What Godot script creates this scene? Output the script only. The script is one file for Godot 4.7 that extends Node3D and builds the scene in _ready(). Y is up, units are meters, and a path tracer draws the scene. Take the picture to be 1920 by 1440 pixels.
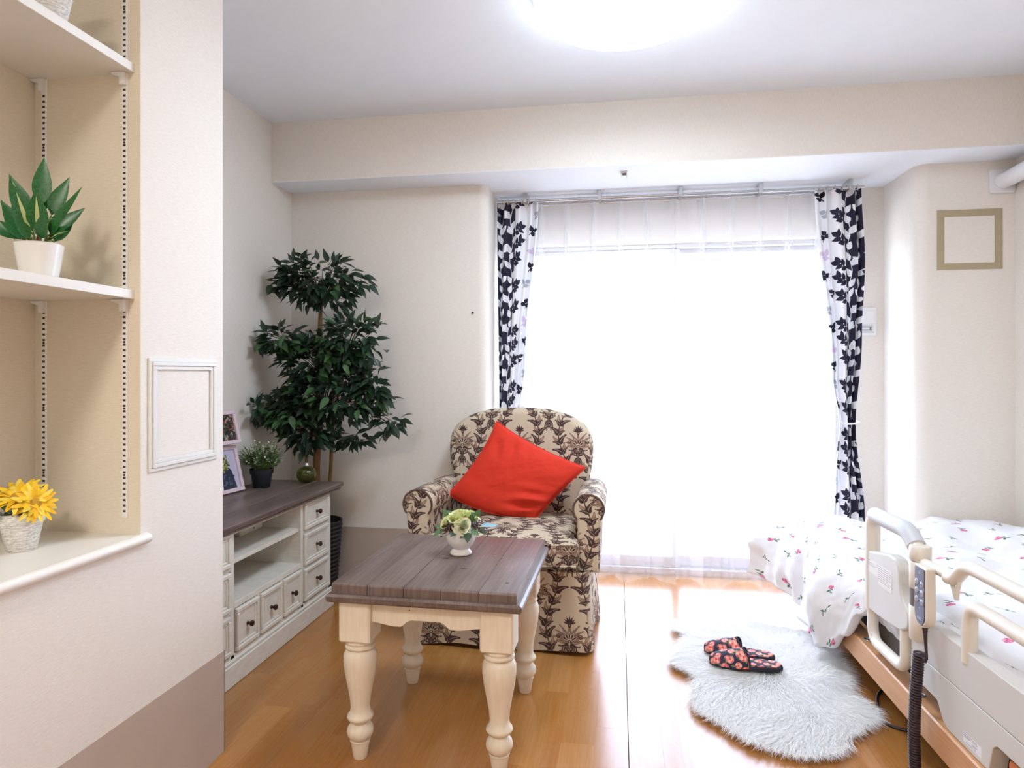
extends Node3D

# A care-home bedroom: x runs along the window wall, -z towards the window, y up, metres.

const ROOM_L := -1.756
const ROOM_R := 1.789
const Z_WALL := -3.33
const Z_WIN := -3.70
const SOFFIT := 2.10
const CEIL := 2.40
const X_PIL := -1.157
const Z_REAR := 1.2

const LAMP_ENERGY := 1.4
const HALL_ENERGY := 2.3
const HALL_GLOW := 6.0
const LAMP_GLOW := 9.0
const SKY_STRENGTH := 14.0
const EXPOSURE := 1.23

var M := {}
var taken := {}
var rng := RandomNumberGenerator.new()


func _ready() -> void:
	# camera: level, turned 9.2 degrees to the left of the window wall's normal, horizon a little above the middle
	var cam := Camera3D.new()
	cam.name = "camera"
	cam.projection = Camera3D.PROJECTION_FRUSTUM
	cam.near = 0.05
	cam.far = 60.0
	cam.size = 0.05 * 2.0 * 720.0 / 1230.0
	cam.frustum_offset = Vector2(0.0, -0.05 * 20.0 / 1230.0)
	cam.position = Vector3(0.0, 1.12, 0.0)
	cam.rotation.y = atan(200.0 / 1230.0)
	add_child(cam)
	# bright overcast sky, even all round
	var sky_mat := ProceduralSkyMaterial.new()
	sky_mat.sky_top_color = Color(0.80, 0.87, 1.0)
	sky_mat.sky_horizon_color = Color(0.84, 0.90, 1.0)
	sky_mat.ground_bottom_color = Color(0.62, 0.63, 0.65)
	sky_mat.ground_horizon_color = Color(0.80, 0.82, 0.85)
	var sky := Sky.new()
	sky.sky_material = sky_mat
	var env := Environment.new()
	env.background_mode = Environment.BG_SKY
	env.sky = sky
	env.background_energy_multiplier = SKY_STRENGTH
	env.tonemap_mode = Environment.TONE_MAPPER_LINEAR
	env.tonemap_exposure = EXPOSURE
	env.sdfgi_enabled = true
	env.ssao_enabled = true
	env.ssil_enabled = true
	var we := WorldEnvironment.new()
	we.name = "environment"
	we.environment = env
	add_child(we)
	make_materials()
	ceiling_lamp(Vector3(0.02, CEIL, -2.2), 0.30, "large round glowing ceiling lamp in the middle of the room", LAMP_ENERGY, LAMP_GLOW, Color(0.86, 0.93, 1.0))
	ceiling_lamp(Vector3(-0.72, CEIL, 0.5), 0.20, "round warm ceiling lamp near the entrance, behind the viewer", HALL_ENERGY, HALL_GLOW, Color(1.0, 0.975, 0.94))
	build_room()
	bed()
	armchair()
	cabinet()
	side_table()
	curtains()
	ficus()
	fur_rug()
	shelf_niche()
	wall_fittings()
	flower_bowl()
	photo_frames()
	potted_boxwood()
	glass_vase()
	pothos()
	gerberas()
	top_pot()
	slipper(Vector3(0.336, 0.030, -2.555), deg_to_rad(-3.0), "floral slipper with navy trim, the one nearer the camera")
	slipper(Vector3(0.330, 0.030, -2.662), deg_to_rad(-8.0), "floral slipper with navy trim, the one nearer the window")


# ---------------------------------------------------------------- mesh builder
class MB extends RefCounted:
	var v := PackedVector3Array()
	var n := PackedVector3Array()
	var t := PackedVector2Array()
	var ix := PackedInt32Array()
	var o := Vector3.ZERO
	var xf := Transform3D.IDENTITY
	var grain := -1
	var uvo := Vector2.ZERO
	var swap := false

	func _init(origin := Vector3.ZERO) -> void:
		o = origin

	func vert(p: Vector3, nn: Vector3, uv := Vector2.ZERO) -> int:
		v.append(xf * p - o)
		n.append((xf.basis * nn).normalized())
		t.append((Vector2(uv.y, uv.x) if swap else uv) + uvo)
		return v.size() - 1

	func face(a: int, b: int, c: int) -> void:
		var g := (v[b] - v[a]).cross(v[c] - v[a])
		ix.append(a)
		if g.dot(n[a] + n[b] + n[c]) > 0.0:
			ix.append(c)
			ix.append(b)
		else:
			ix.append(b)
			ix.append(c)

	func quad(a: Vector3, b: Vector3, c: Vector3, d: Vector3, nn: Vector3, uvs := []) -> void:
		var u: Array = uvs
		if u.is_empty():
			var w := (b - a).length()
			var h := (d - a).length()
			u = [Vector2(0, 0), Vector2(w, 0), Vector2(w, h), Vector2(0, h)]
		var i := vert(a, nn, u[0])
		vert(b, nn, u[1])
		vert(c, nn, u[2])
		vert(d, nn, u[3])
		face(i, i + 1, i + 2)
		face(i, i + 2, i + 3)

	func buv(p: Vector3, k: int, g: int) -> Vector2:
		if k == g:
			return Vector2(p[(k + 1) % 3], p[(k + 2) % 3])
		var other := 3 - k - g
		return Vector2(p[other] + 0.31 * k, p[g])

	func box(c: Vector3, s: Vector3, bev := 0.0) -> void:
		var h := s * 0.5
		var g := grain
		if g < 0:
			g = s.max_axis_index()
		for k in 3:
			var i := (k + 1) % 3
			var j := (k + 2) % 3
			for sg in [-1.0, 1.0]:
				var ps := []
				var us := []
				for q in [[-1, -1], [1, -1], [1, 1], [-1, 1]]:
					var p := Vector3.ZERO
					p[k] = h[k] * sg
					p[i] = (h[i] - bev) * q[0]
					p[j] = (h[j] - bev) * q[1]
					ps.append(c + p)
					us.append(buv(c + p, k, g))
				var nn := Vector3.ZERO
				nn[k] = sg
				quad(ps[0], ps[1], ps[2], ps[3], nn, us)
		if bev <= 0.0:
			return
		for m in 3:
			var k := (m + 1) % 3
			var l := (m + 2) % 3
			for sk in [-1.0, 1.0]:
				for sl in [-1.0, 1.0]:
					var ps := []
					var us := []
					for q in [[-1, 0], [1, 0], [1, 1], [-1, 1]]:
						var p := Vector3.ZERO
						p[m] = (h[m] - bev) * q[0]
						p[k] = (h[k] - (bev if q[1] == 1 else 0.0)) * sk
						p[l] = (h[l] - (bev if q[1] == 0 else 0.0)) * sl
						ps.append(c + p)
						us.append(buv(c + p, k if g != k else l, g))
					var nn := Vector3.ZERO
					nn[k] = sk
					nn[l] = sl
					quad(ps[0], ps[1], ps[2], ps[3], nn.normalized(), us)
		for sx in [-1.0, 1.0]:
			for sy in [-1.0, 1.0]:
				for sz in [-1.0, 1.0]:
					var sg := Vector3(sx, sy, sz)
					var i0 := -1
					for k in 3:
						var p := Vector3(h.x - bev, h.y - bev, h.z - bev)
						p[k] = h[k]
						var id := vert(c + p * sg, sg.normalized(), buv(c + p * sg, k, g))
						if k == 0:
							i0 = id
					face(i0, i0 + 1, i0 + 2)

	func bx(x0: float, x1: float, y0: float, y1: float, z0: float, z1: float, bev := 0.0) -> void:
		box(Vector3(x0 + x1, y0 + y1, z0 + z1) * 0.5, Vector3(absf(x1 - x0), absf(y1 - y0), absf(z1 - z0)), bev)

	func tube(path: Array, r, seg := 12, caps := true, flat := 1.0) -> void:
		var cnt := path.size()
		var side := Vector3.ZERO
		var first := -1
		var along := 0.0
		for i in cnt:
			var p: Vector3 = path[i]
			var a: Vector3 = path[maxi(i - 1, 0)]
			var b: Vector3 = path[mini(i + 1, cnt - 1)]
			var tg := (b - a).normalized()
			if i == 0:
				side = tg.cross(Vector3.UP if absf(tg.y) < 0.9 else Vector3.RIGHT).normalized()
			else:
				side = (side - tg * side.dot(tg)).normalized()
				along += p.distance_to(path[i - 1])
			var up := side.cross(tg).normalized()
			var rr: float = r[i] if r is Array else r
			for k in seg + 1:
				var an := TAU * k / seg
				var d := side * cos(an) * flat + up * sin(an)
				var id := vert(p + d * rr, side * cos(an) / flat + up * sin(an), Vector2(rr * an, along))
				if first < 0:
					first = id
		for i in cnt - 1:
			for k in seg:
				var q := first + i * (seg + 1) + k
				face(q, q + 1, q + seg + 2)
				face(q, q + seg + 2, q + seg + 1)
		if caps:
			for e in 2:
				var i := 0 if e == 0 else cnt - 1
				var tg: Vector3 = (path[1] - path[0]) if e == 0 else (path[cnt - 1] - path[cnt - 2])
				tg = tg.normalized() * (-1.0 if e == 0 else 1.0)
				var base := first + i * (seg + 1)
				var inv := xf.affine_inverse()
				var c := vert(path[i], tg)
				var ring := []
				for k in seg:
					ring.append(vert(inv * (v[base + k] + o), tg))
				for k in seg:
					face(c, ring[k], ring[(k + 1) % seg])

	func lathe(prof: Array, seg := 24, close_top := true, close_bottom := true) -> void:
		var e := []
		for i in prof.size() - 1:
			var d: Vector2 = prof[i + 1] - prof[i]
			e.append(Vector2(d.y, -d.x).normalized())
		for i in prof.size() - 1:
			var n0: Vector2 = e[i]
			var n1: Vector2 = e[i]
			if i > 0 and e[i - 1].dot(e[i]) > 0.55:
				n0 = (e[i - 1] + e[i]).normalized()
			if i < e.size() - 1 and e[i + 1].dot(e[i]) > 0.55:
				n1 = (e[i + 1] + e[i]).normalized()
			var st := v.size()
			for k in seg + 1:
				var a := TAU * k / seg
				var cs := Vector3(cos(a), 0, sin(a))
				vert(cs * prof[i].x + Vector3.UP * prof[i].y, cs * n0.x + Vector3.UP * n0.y, Vector2(a * 0.05, prof[i].y))
				vert(cs * prof[i + 1].x + Vector3.UP * prof[i + 1].y, cs * n1.x + Vector3.UP * n1.y, Vector2(a * 0.05, prof[i + 1].y))
			for k in seg:
				var q := st + k * 2
				face(q, q + 1, q + 3)
				face(q, q + 3, q + 2)
		for top in [false, true]:
			if (top and not close_top) or (not top and not close_bottom):
				continue
			var p: Vector2 = prof[prof.size() - 1] if top else prof[0]
			if p.x < 0.0005:
				continue
			var nn := Vector3.UP if top else Vector3.DOWN
			var c := vert(Vector3.UP * p.y, nn)
			var st := v.size()
			for k in seg + 1:
				var a := TAU * k / seg
				vert(Vector3(cos(a) * p.x, p.y, sin(a) * p.x), nn, Vector2(cos(a), sin(a)) * p.x)
			for k in seg:
				face(c, st + k, st + k + 1)

	func grid(nu: int, nv: int, f: Callable, uvf = null, flip := false) -> void:
		var st := v.size()
		var ps := PackedVector3Array()
		ps.resize((nu + 1) * (nv + 1))
		for j in nv + 1:
			for i in nu + 1:
				ps[j * (nu + 1) + i] = f.call(float(i) / nu, float(j) / nv)
		for j in nv + 1:
			for i in nu + 1:
				var du := ps[j * (nu + 1) + mini(i + 1, nu)] - ps[j * (nu + 1) + maxi(i - 1, 0)]
				var dv := ps[mini(j + 1, nv) * (nu + 1) + i] - ps[maxi(j - 1, 0) * (nu + 1) + i]
				var nn := du.cross(dv)
				if nn.length_squared() < 1e-16:
					nn = Vector3.UP
				nn = nn.normalized() * (-1.0 if flip else 1.0)
				var uv := Vector2(float(i) / nu, float(j) / nv)
				vert(ps[j * (nu + 1) + i], nn, uvf.call(uv.x, uv.y) if uvf != null else uv)
		for j in nv:
			for i in nu:
				var q := st + j * (nu + 1) + i
				face(q, q + 1, q + nu + 2)
				face(q, q + nu + 2, q + nu + 1)

	func prism(poly: PackedVector2Array, z0: float, z1: float, bev := 0.0, steps := 1) -> void:
		# poly in the xy plane of xf, extruded from z0 to z1, edges rounded by bev
		var cnt := poly.size()
		var area := 0.0
		for i in cnt:
			area += poly[i].cross(poly[(i + 1) % cnt])
		var sgn := 1.0 if area > 0.0 else -1.0
		var en := []
		for i in cnt:
			var d := (poly[(i + 1) % cnt] - poly[i]).normalized()
			en.append(Vector2(d.y, -d.x) * sgn)
		var vn := []
		for i in cnt:
			var m: Vector2 = en[i] + en[(i + cnt - 1) % cnt]
			var l := m.length()
			vn.append(m / maxf(l * l * 0.5, 0.5))
		var rings := []
		for k in steps + 1:
			var a := PI * 0.5 * k / steps
			rings.append([bev * (1.0 - sin(a)), z0 + bev * (1.0 - cos(a)), -cos(a)])
		for k in steps + 1:
			var a := PI * 0.5 * k / steps
			rings.append([bev * (1.0 - cos(a)), z1 - bev * (1.0 - sin(a)), sin(a)])
		if bev <= 0.0:
			rings = [[0.0, z0, 0.0], [0.0, z1, 0.0]]
		for r in rings.size() - 1:
			var r0: Array = rings[r]
			var r1: Array = rings[r + 1]
			var run := 0.0
			for i in cnt:
				var j := (i + 1) % cnt
				var na: Vector2 = en[i]
				var nb: Vector2 = en[i]
				if en[(i + cnt - 1) % cnt].dot(en[i]) > 0.7:
					na = vn[i].normalized()
				if en[j].dot(en[i]) > 0.7:
					nb = vn[j].normalized()
				var len := poly[i].distance_to(poly[j])
				var qs := []
				for c in [[i, na, r0, run], [j, nb, r0, run + len], [j, nb, r1, run + len], [i, na, r1, run]]:
					var rr: Array = c[2]
					var p: Vector2 = poly[c[0]] - vn[c[0]] * rr[0]
					var s := sqrt(maxf(0.0, 1.0 - rr[2] * rr[2]))
					qs.append(vert(Vector3(p.x, p.y, rr[1]), Vector3(c[1].x * s, c[1].y * s, rr[2]), Vector2(c[3], rr[1])))
				face(qs[0], qs[1], qs[2])
				face(qs[0], qs[2], qs[3])
				run += len
		for e in 2:
			var pts := PackedVector2Array()
			for i in cnt:
				pts.append(poly[i] - vn[i] * bev)
			var tri := Geometry2D.triangulate_polygon(pts)
			var st := v.size()
			for p in pts:
				vert(Vector3(p.x, p.y, z0 if e == 0 else z1), Vector3(0, 0, -1 if e == 0 else 1), p)
			for k in range(0, tri.size(), 3):
				face(st + tri[k], st + tri[k + 1], st + tri[k + 2])

	func ball(c: Vector3, r: Vector3, seg := 12, rings := 8) -> void:
		var st := v.size()
		for j in rings + 1:
			var b := PI * j / rings
			for i in seg + 1:
				var a := TAU * i / seg
				var d := Vector3(sin(b) * cos(a), cos(b), sin(b) * sin(a))
				vert(c + d * r, d / r, Vector2(float(i) / seg, float(j) / rings))
		for j in rings:
			for i in seg:
				var q := st + j * (seg + 1) + i
				face(q, q + 1, q + seg + 2)
				face(q, q + seg + 2, q + seg + 1)

	func rbox(c: Vector3, half: Vector3, r: float, sub: int, deform = null) -> void:
		# a cushion: a box with round edges, optionally bent by a callable
		for k in 3:
			var i := (k + 1) % 3
			var j := (k + 2) % 3
			for sg in [-1.0, 1.0]:
				var f := func(a: float, b: float) -> Vector3:
					var p := Vector3.ZERO
					p[k] = half[k] * sg
					p[i] = half[i] * (a * 2.0 - 1.0)
					p[j] = half[j] * (b * 2.0 - 1.0)
					var inner := p.clamp(-(half - Vector3.ONE * r), half - Vector3.ONE * r)
					var q := inner + (p - inner).normalized() * r if p != inner else p
					return c + (deform.call(q) if deform != null else q)
				grid(sub, sub, f, null, sg < 0.0)

	func mesh() -> ArrayMesh:
		var a := []
		a.resize(Mesh.ARRAY_MAX)
		a[Mesh.ARRAY_VERTEX] = v
		a[Mesh.ARRAY_NORMAL] = n
		a[Mesh.ARRAY_TEX_UV] = t
		a[Mesh.ARRAY_INDEX] = ix
		var m := ArrayMesh.new()
		m.add_surface_from_arrays(Mesh.PRIMITIVE_TRIANGLES, a)
		return m


# ---------------------------------------------------------------- a small painter for printed fabrics (wraps at the edges)
class Paint extends RefCounted:
	var w: int
	var h: int
	var d := PackedByteArray()

	func _init(ww: int, hh: int, bg: Color) -> void:
		w = ww
		h = hh
		var row := PackedByteArray()
		row.resize(w * 3)
		for x in w:
			row[x * 3] = bg.r8
			row[x * 3 + 1] = bg.g8
			row[x * 3 + 2] = bg.b8
		for y in h:
			d.append_array(row)

	func span(y: int, x0: int, x1: int, c: Color) -> void:
		var yy := posmod(y, h) * w
		for x in range(x0, x1 + 1):
			var q := (yy + posmod(x, w)) * 3
			d[q] = c.r8
			d[q + 1] = c.g8
			d[q + 2] = c.b8

	func poly(pts: Array, c: Color) -> void:
		var lo := 1e9
		var hi := -1e9
		for p in pts:
			lo = minf(lo, p.y)
			hi = maxf(hi, p.y)
		for y in range(int(floor(lo)), int(ceil(hi)) + 1):
			var xs := []
			for i in pts.size():
				var a: Vector2 = pts[i]
				var b: Vector2 = pts[(i + 1) % pts.size()]
				if (a.y <= y) != (b.y <= y):
					xs.append(a.x + (y - a.y) / (b.y - a.y) * (b.x - a.x))
			xs.sort()
			for i in range(0, xs.size() - 1, 2):
				if xs[i + 1] - xs[i] >= 0.5:
					span(y, int(round(xs[i])), int(round(xs[i + 1])), c)

	func disc(p: Vector2, r: float, c: Color, sy := 1.0) -> void:
		for y in range(int(floor(p.y - r * sy)), int(ceil(p.y + r * sy)) + 1):
			var q := 1.0 - pow((y - p.y) / (r * sy), 2.0)
			if q > 0.0:
				var s := r * sqrt(q)
				span(y, int(round(p.x - s)), int(round(p.x + s)), c)

	func stroke(pts: Array, w0: float, w1: float, c: Color) -> void:
		for i in pts.size() - 1:
			var a: Vector2 = pts[i]
			var b: Vector2 = pts[i + 1]
			var m := maxi(1, int(a.distance_to(b) / 1.5))
			for k in m + 1:
				var f := (i + float(k) / m) / (pts.size() - 1)
				disc(a.lerp(b, float(k) / m), lerpf(w0, w1, f), c)

	func leaf(p: Vector2, ang: float, len: float, wid: float, c: Color, lobes := 0, vein = null) -> void:
		var ax := Vector2.from_angle(ang)
		var ay := ax.orthogonal()
		var out := []
		var m := 28
		for s in [1.0, -1.0]:
			for k in m + 1:
				var f := float(k) / m
				if s < 0.0:
					f = 1.0 - f
				var hw := wid * sin(PI * pow(f, 0.75))
				if lobes > 0:
					hw *= 0.62 + 0.5 * (1.0 - fposmod(f * lobes, 1.0))
				out.append(p + ax * len * f + ay * s * hw)
		poly(out, c)
		if vein != null:
			stroke([p, p + ax * len * 0.85], 1.6, 0.8, vein)

	func acanthus(p: Vector2, ang: float, len: float, wid: float, bend: float, c: Color, vein: Color) -> void:
		# a lobed leaf: small pointed lobes along a bending rib
		var q := p
		var a := ang
		var rib := [p]
		for k in 7:
			var f := k / 6.0
			for s in [-1.0, 1.0]:
				leaf(q, a + s * lerpf(0.95, 0.45, f), wid * (1.05 - 0.55 * f), wid * (0.30 - 0.10 * f), c)
			q += Vector2.from_angle(a) * len / 8.0
			a += bend / 7.0
			rib.append(q)
		leaf(q, a, len * 0.25, wid * 0.24, c)
		stroke(rib, wid * 0.16, wid * 0.08, c)
		stroke(rib, wid * 0.045, wid * 0.03, vein)

	func curl(p: Vector2, ang: float, r: float, turns: float, w0: float, c: Color, hand := 1.0) -> void:
		# a stem that ends in a scroll
		var pts := []
		var cen := p + Vector2.from_angle(ang + hand * PI * 0.5) * r
		for k in 25:
			var f := k / 24.0
			var rr := r * (1.0 - 0.75 * f)
			pts.append(cen + Vector2.from_angle(ang - hand * PI * 0.5 + hand * TAU * turns * f) * rr)
		stroke(pts, w0, w0 * 0.5, c)
		disc(pts[24], w0 * 1.5, c)

	func image(scale_down := 2) -> Image:
		var im := Image.create_from_data(w, h, false, Image.FORMAT_RGB8, d)
		if scale_down > 1:
			im.resize(w / scale_down, h / scale_down, Image.INTERPOLATE_TRILINEAR if false else Image.INTERPOLATE_CUBIC)
		return im

	func tex(scale_down := 2) -> ImageTexture:
		return ImageTexture.create_from_image(image(scale_down))


# ---------------------------------------------------------------- nodes
func numbered(called: String) -> String:
	taken[called] = taken.get(called, -1) + 1
	return called if taken[called] == 0 else "%s_%03d" % [called, taken[called]]


func tag(o: Node, label: String, category: String, group := "") -> Node:
	o.set_meta("label", label)
	o.set_meta("category", category)
	if group:
		o.set_meta("group", group)
	return o


func thing(called: String, label: String, category: String, at := Vector3.ZERO, turn := 0.0, group := "") -> Node3D:
	var o := Node3D.new()
	o.name = numbered(called)
	add_child(o)
	o.position = at
	o.rotation.y = turn
	tag(o, label, category, group)
	return o


func part(parent: Node, called: String, shape, material: Material, label := "") -> MeshInstance3D:
	var o := MeshInstance3D.new()
	o.name = called
	o.mesh = shape.mesh() if shape is MB else shape
	o.material_override = material
	parent.add_child(o, true)
	if label:
		o.set_meta("label", label)
	return o


func solid(called: String, shape: MB, material: Material, label: String, category: String, group := "") -> MeshInstance3D:
	# a thing of a single mesh; the shape is built in world coordinates about its origin
	var o := part(self, numbered(called), shape, material)
	o.position = shape.o
	tag(o, label, category, group)
	return o


func structure(called: String, shape, material: Material, label := "") -> Node3D:
	var o: Node3D
	if shape is MB:
		o = part(self, called, shape, material)
		o.position = shape.o
	else:
		o = Node3D.new()
		o.name = called
		add_child(o)
	o.set_meta("kind", "structure")
	if label:
		o.set_meta("label", label)
	return o


func rgb(r: int, g: int, b: int) -> Color:
	return Color8(r, g, b)


func mat(color: Color, rough := 0.6, metal := 0.0, spec := 0.5) -> StandardMaterial3D:
	var m := StandardMaterial3D.new()
	m.albedo_color = color
	m.roughness = rough
	m.metallic = metal
	m.metallic_specular = spec
	return m


func smooth_path(pts: Array, r: float, steps := 6) -> Array:
	# a polyline with its corners rounded
	var out := [pts[0]]
	for i in range(1, pts.size() - 1):
		var p: Vector3 = pts[i]
		var a: Vector3 = pts[i - 1]
		var b: Vector3 = pts[i + 1]
		var q := minf(r, minf(p.distance_to(a), p.distance_to(b)) * 0.49)
		var s := p + (a - p).normalized() * q
		var e := p + (b - p).normalized() * q
		for k in steps + 1:
			var f := float(k) / steps
			out.append(s.lerp(p, f).lerp(p.lerp(e, f), f))
	out.append(pts[pts.size() - 1])
	return out


func spline(pts: Array, per := 8) -> Array:
	var out := []
	for i in pts.size() - 1:
		var a = pts[maxi(i - 1, 0)]
		var b = pts[i]
		var c = pts[i + 1]
		var d = pts[mini(i + 2, pts.size() - 1)]
		for k in per:
			out.append(b.cubic_interpolate(c, a, d, float(k) / per))
	out.append(pts[pts.size() - 1])
	return out


func table_of(keys: Array, x: float) -> float:
	# piecewise linear through [x, value] pairs of rising x
	if x <= keys[0][0]:
		return keys[0][1]
	for i in keys.size() - 1:
		if x <= keys[i + 1][0]:
			var f: float = (x - keys[i][0]) / (keys[i + 1][0] - keys[i][0])
			return lerpf(keys[i][1], keys[i + 1][1], f * f * (3.0 - 2.0 * f))
	return keys[keys.size() - 1][1]


# ---------------------------------------------------------------- textures
func noise_image(w: int, h: int, freq: float, seed_: int, oct := 3) -> Image:
	var f := FastNoiseLite.new()
	f.seed = seed_
	f.frequency = freq
	f.fractal_octaves = oct
	f.noise_type = FastNoiseLite.TYPE_SIMPLEX_SMOOTH
	return f.get_seamless_image(w, h)


func streaks(w: int, h: int, lw: int, lh: int, freq: float, seed_: int, oct := 3) -> PackedByteArray:
	var im := noise_image(lw, lh, freq, seed_, oct)
	im.convert(Image.FORMAT_L8)
	im.resize(w, h, Image.INTERPOLATE_CUBIC)
	return im.get_data()


func ramp_texture(data: Array, weights: Array, w: int, h: int, lo: Color, hi: Color) -> ImageTexture:
	var out := PackedByteArray()
	out.resize(w * h * 3)
	var cols := []
	for k in 256:
		var c := lo.lerp(hi, k / 255.0)
		cols.append([c.r8, c.g8, c.b8])
	var nd := data.size()
	for i in w * h:
		var s := 0.0
		for k in nd:
			s += weights[k] * data[k][i]
		var c: Array = cols[clampi(int(s), 0, 255)]
		out[i * 3] = c[0]
		out[i * 3 + 1] = c[1]
		out[i * 3 + 2] = c[2]
	return ImageTexture.create_from_image(Image.create_from_data(w, h, false, Image.FORMAT_RGB8, out))


func wood_texture(w: int, h: int, seed_: int, lo: Color, hi: Color, arcs := 0.45) -> ImageTexture:
	# grain runs along v
	var fine := streaks(w, h, w, 16, 0.12, seed_, 3)
	var broad := streaks(w, h, 48, 24, 0.05, seed_ + 1, 3)
	var warp := streaks(w, h, 24, 24, 0.06, seed_ + 2, 2)
	var out := PackedByteArray()
	out.resize(w * h)
	for y in h:
		for x in w:
			var i := y * w + x
			var r := sin((float(x) / w * 9.0 + warp[i] / 255.0 * 7.0) * TAU * 1.0)
			out[i] = int(clampf(128.0 + 60.0 * r, 0.0, 255.0))
	return ramp_texture([fine, broad, out], [0.62 - arcs * 0.4, 0.38, arcs * 0.45], w, h, lo, hi)


func textured(tex: Texture2D, rough: float, scale := Vector3.ONE, tri := 0) -> StandardMaterial3D:
	# tri: 0 uses the mesh's own coordinates, 1 the object's axes, 2 the world's
	var m := mat(Color.WHITE, rough)
	m.albedo_texture = tex
	m.uv1_scale = scale
	if tri > 0:
		m.uv1_triplanar = true
		m.uv1_world_triplanar = tri == 2
		m.uv1_triplanar_sharpness = 6.0
	return m


func damask() -> ImageTexture:
	# half-drop palmettes with acanthus vines between them
	var W := 1024
	var H := 1280
	var base := rgb(206, 190, 166)
	var dark := rgb(72, 50, 47)
	var midc := rgb(146, 118, 101)
	var p := Paint.new(W, H, base)
	for s in [-1.0, 1.0]:
		var x0 := W * (0.25 if s < 0.0 else 0.75)
		var pts := []
		for k in 49:
			var f := k / 48.0
			pts.append(Vector2(x0 + s * 84.0 * sin(f * TAU + 0.4), f * H))
		for k in 8:
			var i := k * 6 + 2
			var q: Vector2 = pts[i]
			var dn: Vector2 = (pts[i - 1] - pts[i + 1]).normalized()
			var e: float = s if k % 2 == 0 else -s
			p.acanthus(q, dn.angle() - e * 0.9, 150.0, 62.0, e * 0.7, midc, base)
			p.curl(q + dn * 60.0, dn.angle() + e * 1.0, 40.0, 1.15, 7.0, dark, e)
			p.curl(q + dn * 20.0, dn.angle() - e * 1.5, 30.0, 1.1, 6.0, dark, -e)
		p.stroke(pts, 8.0, 8.0, dark)
		for k in 8:
			var i := k * 6 + 3
			var q: Vector2 = pts[i]
			var dn: Vector2 = (pts[i - 1] - pts[i + 1]).normalized()
			var e: float = s if k % 2 == 0 else -s
			p.acanthus(q, dn.angle() + e * 0.45, 190.0, 66.0, e * 0.8, dark, base)
			p.acanthus(q, dn.angle() - e * 0.7, 120.0, 46.0, -e * 0.6, dark, base)
	for cell in [[0.5, 0.34], [0.0, 0.84]]:
		var c := Vector2(W * cell[0], H * cell[1])
		for k in range(-4, 5):
			var a := -PI / 2 + k * 0.37
			var len := 230.0 - absf(k) * 14.0
			p.acanthus(c + Vector2.from_angle(a) * 40.0, a, len, 52.0, signf(k) * 0.45, midc, dark)
		for k in range(-2, 3):
			var a := -PI / 2 + k * 0.5
			p.leaf(c + Vector2.from_angle(a) * 26.0, a, 120.0, 20.0, base)
			p.leaf(c + Vector2.from_angle(a) * 36.0, a, 96.0, 11.0, dark)
		for s in [-1.0, 1.0]:
			for k in 3:
				var a: float = -PI / 2 + s * (1.85 + 0.36 * k)
				p.acanthus(c + Vector2(s * 18.0, 14.0 + 26.0 * k), a, 165.0 - 24.0 * k, 40.0, -s * 0.9, midc if k % 2 == 0 else dark, base)
			p.curl(c + Vector2(s * 14.0, 60.0), -PI / 2 + s * 1.0, 66.0, 1.1, 8.0, dark, s)
			p.curl(c + Vector2(s * 120.0, -70.0), -PI / 2 + s * 0.3, 38.0, 1.1, 7.0, dark, s)
			p.curl(c + Vector2(s * 10.0, 160.0), PI / 2 - s * 1.2, 52.0, 1.15, 8.0, dark, -s)
			p.curl(c + Vector2(s * 16.0, 210.0), -PI / 2 + s * 1.3, 34.0, 1.15, 7.0, dark, s)
			p.acanthus(c + Vector2(s * 8.0, 215.0), PI / 2 - s * 0.95, 120.0, 40.0, s * 0.8, dark, base)
			p.acanthus(c + Vector2(s * 6.0, 265.0), PI / 2 - s * 0.5, 110.0, 34.0, s * 0.4, dark, base)
		p.disc(c + Vector2(0, -225), 26.0, dark, 1.3)
		for k in range(-3, 4):
			var a := -PI / 2 + k * 0.42
			p.leaf(c + Vector2(0, -240) + Vector2.from_angle(a) * 14.0, a, 104.0 - 8.0 * absf(k), 13.0, dark)
		p.disc(c + Vector2(0, -225), 11.0, midc, 1.3)
		p.disc(c, 24.0, dark)
		p.disc(c, 11.0, base)
		p.acanthus(c + Vector2(0, 130), PI / 2, 180.0, 40.0, 0.0, dark, base)
	return p.tex(2)


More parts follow.
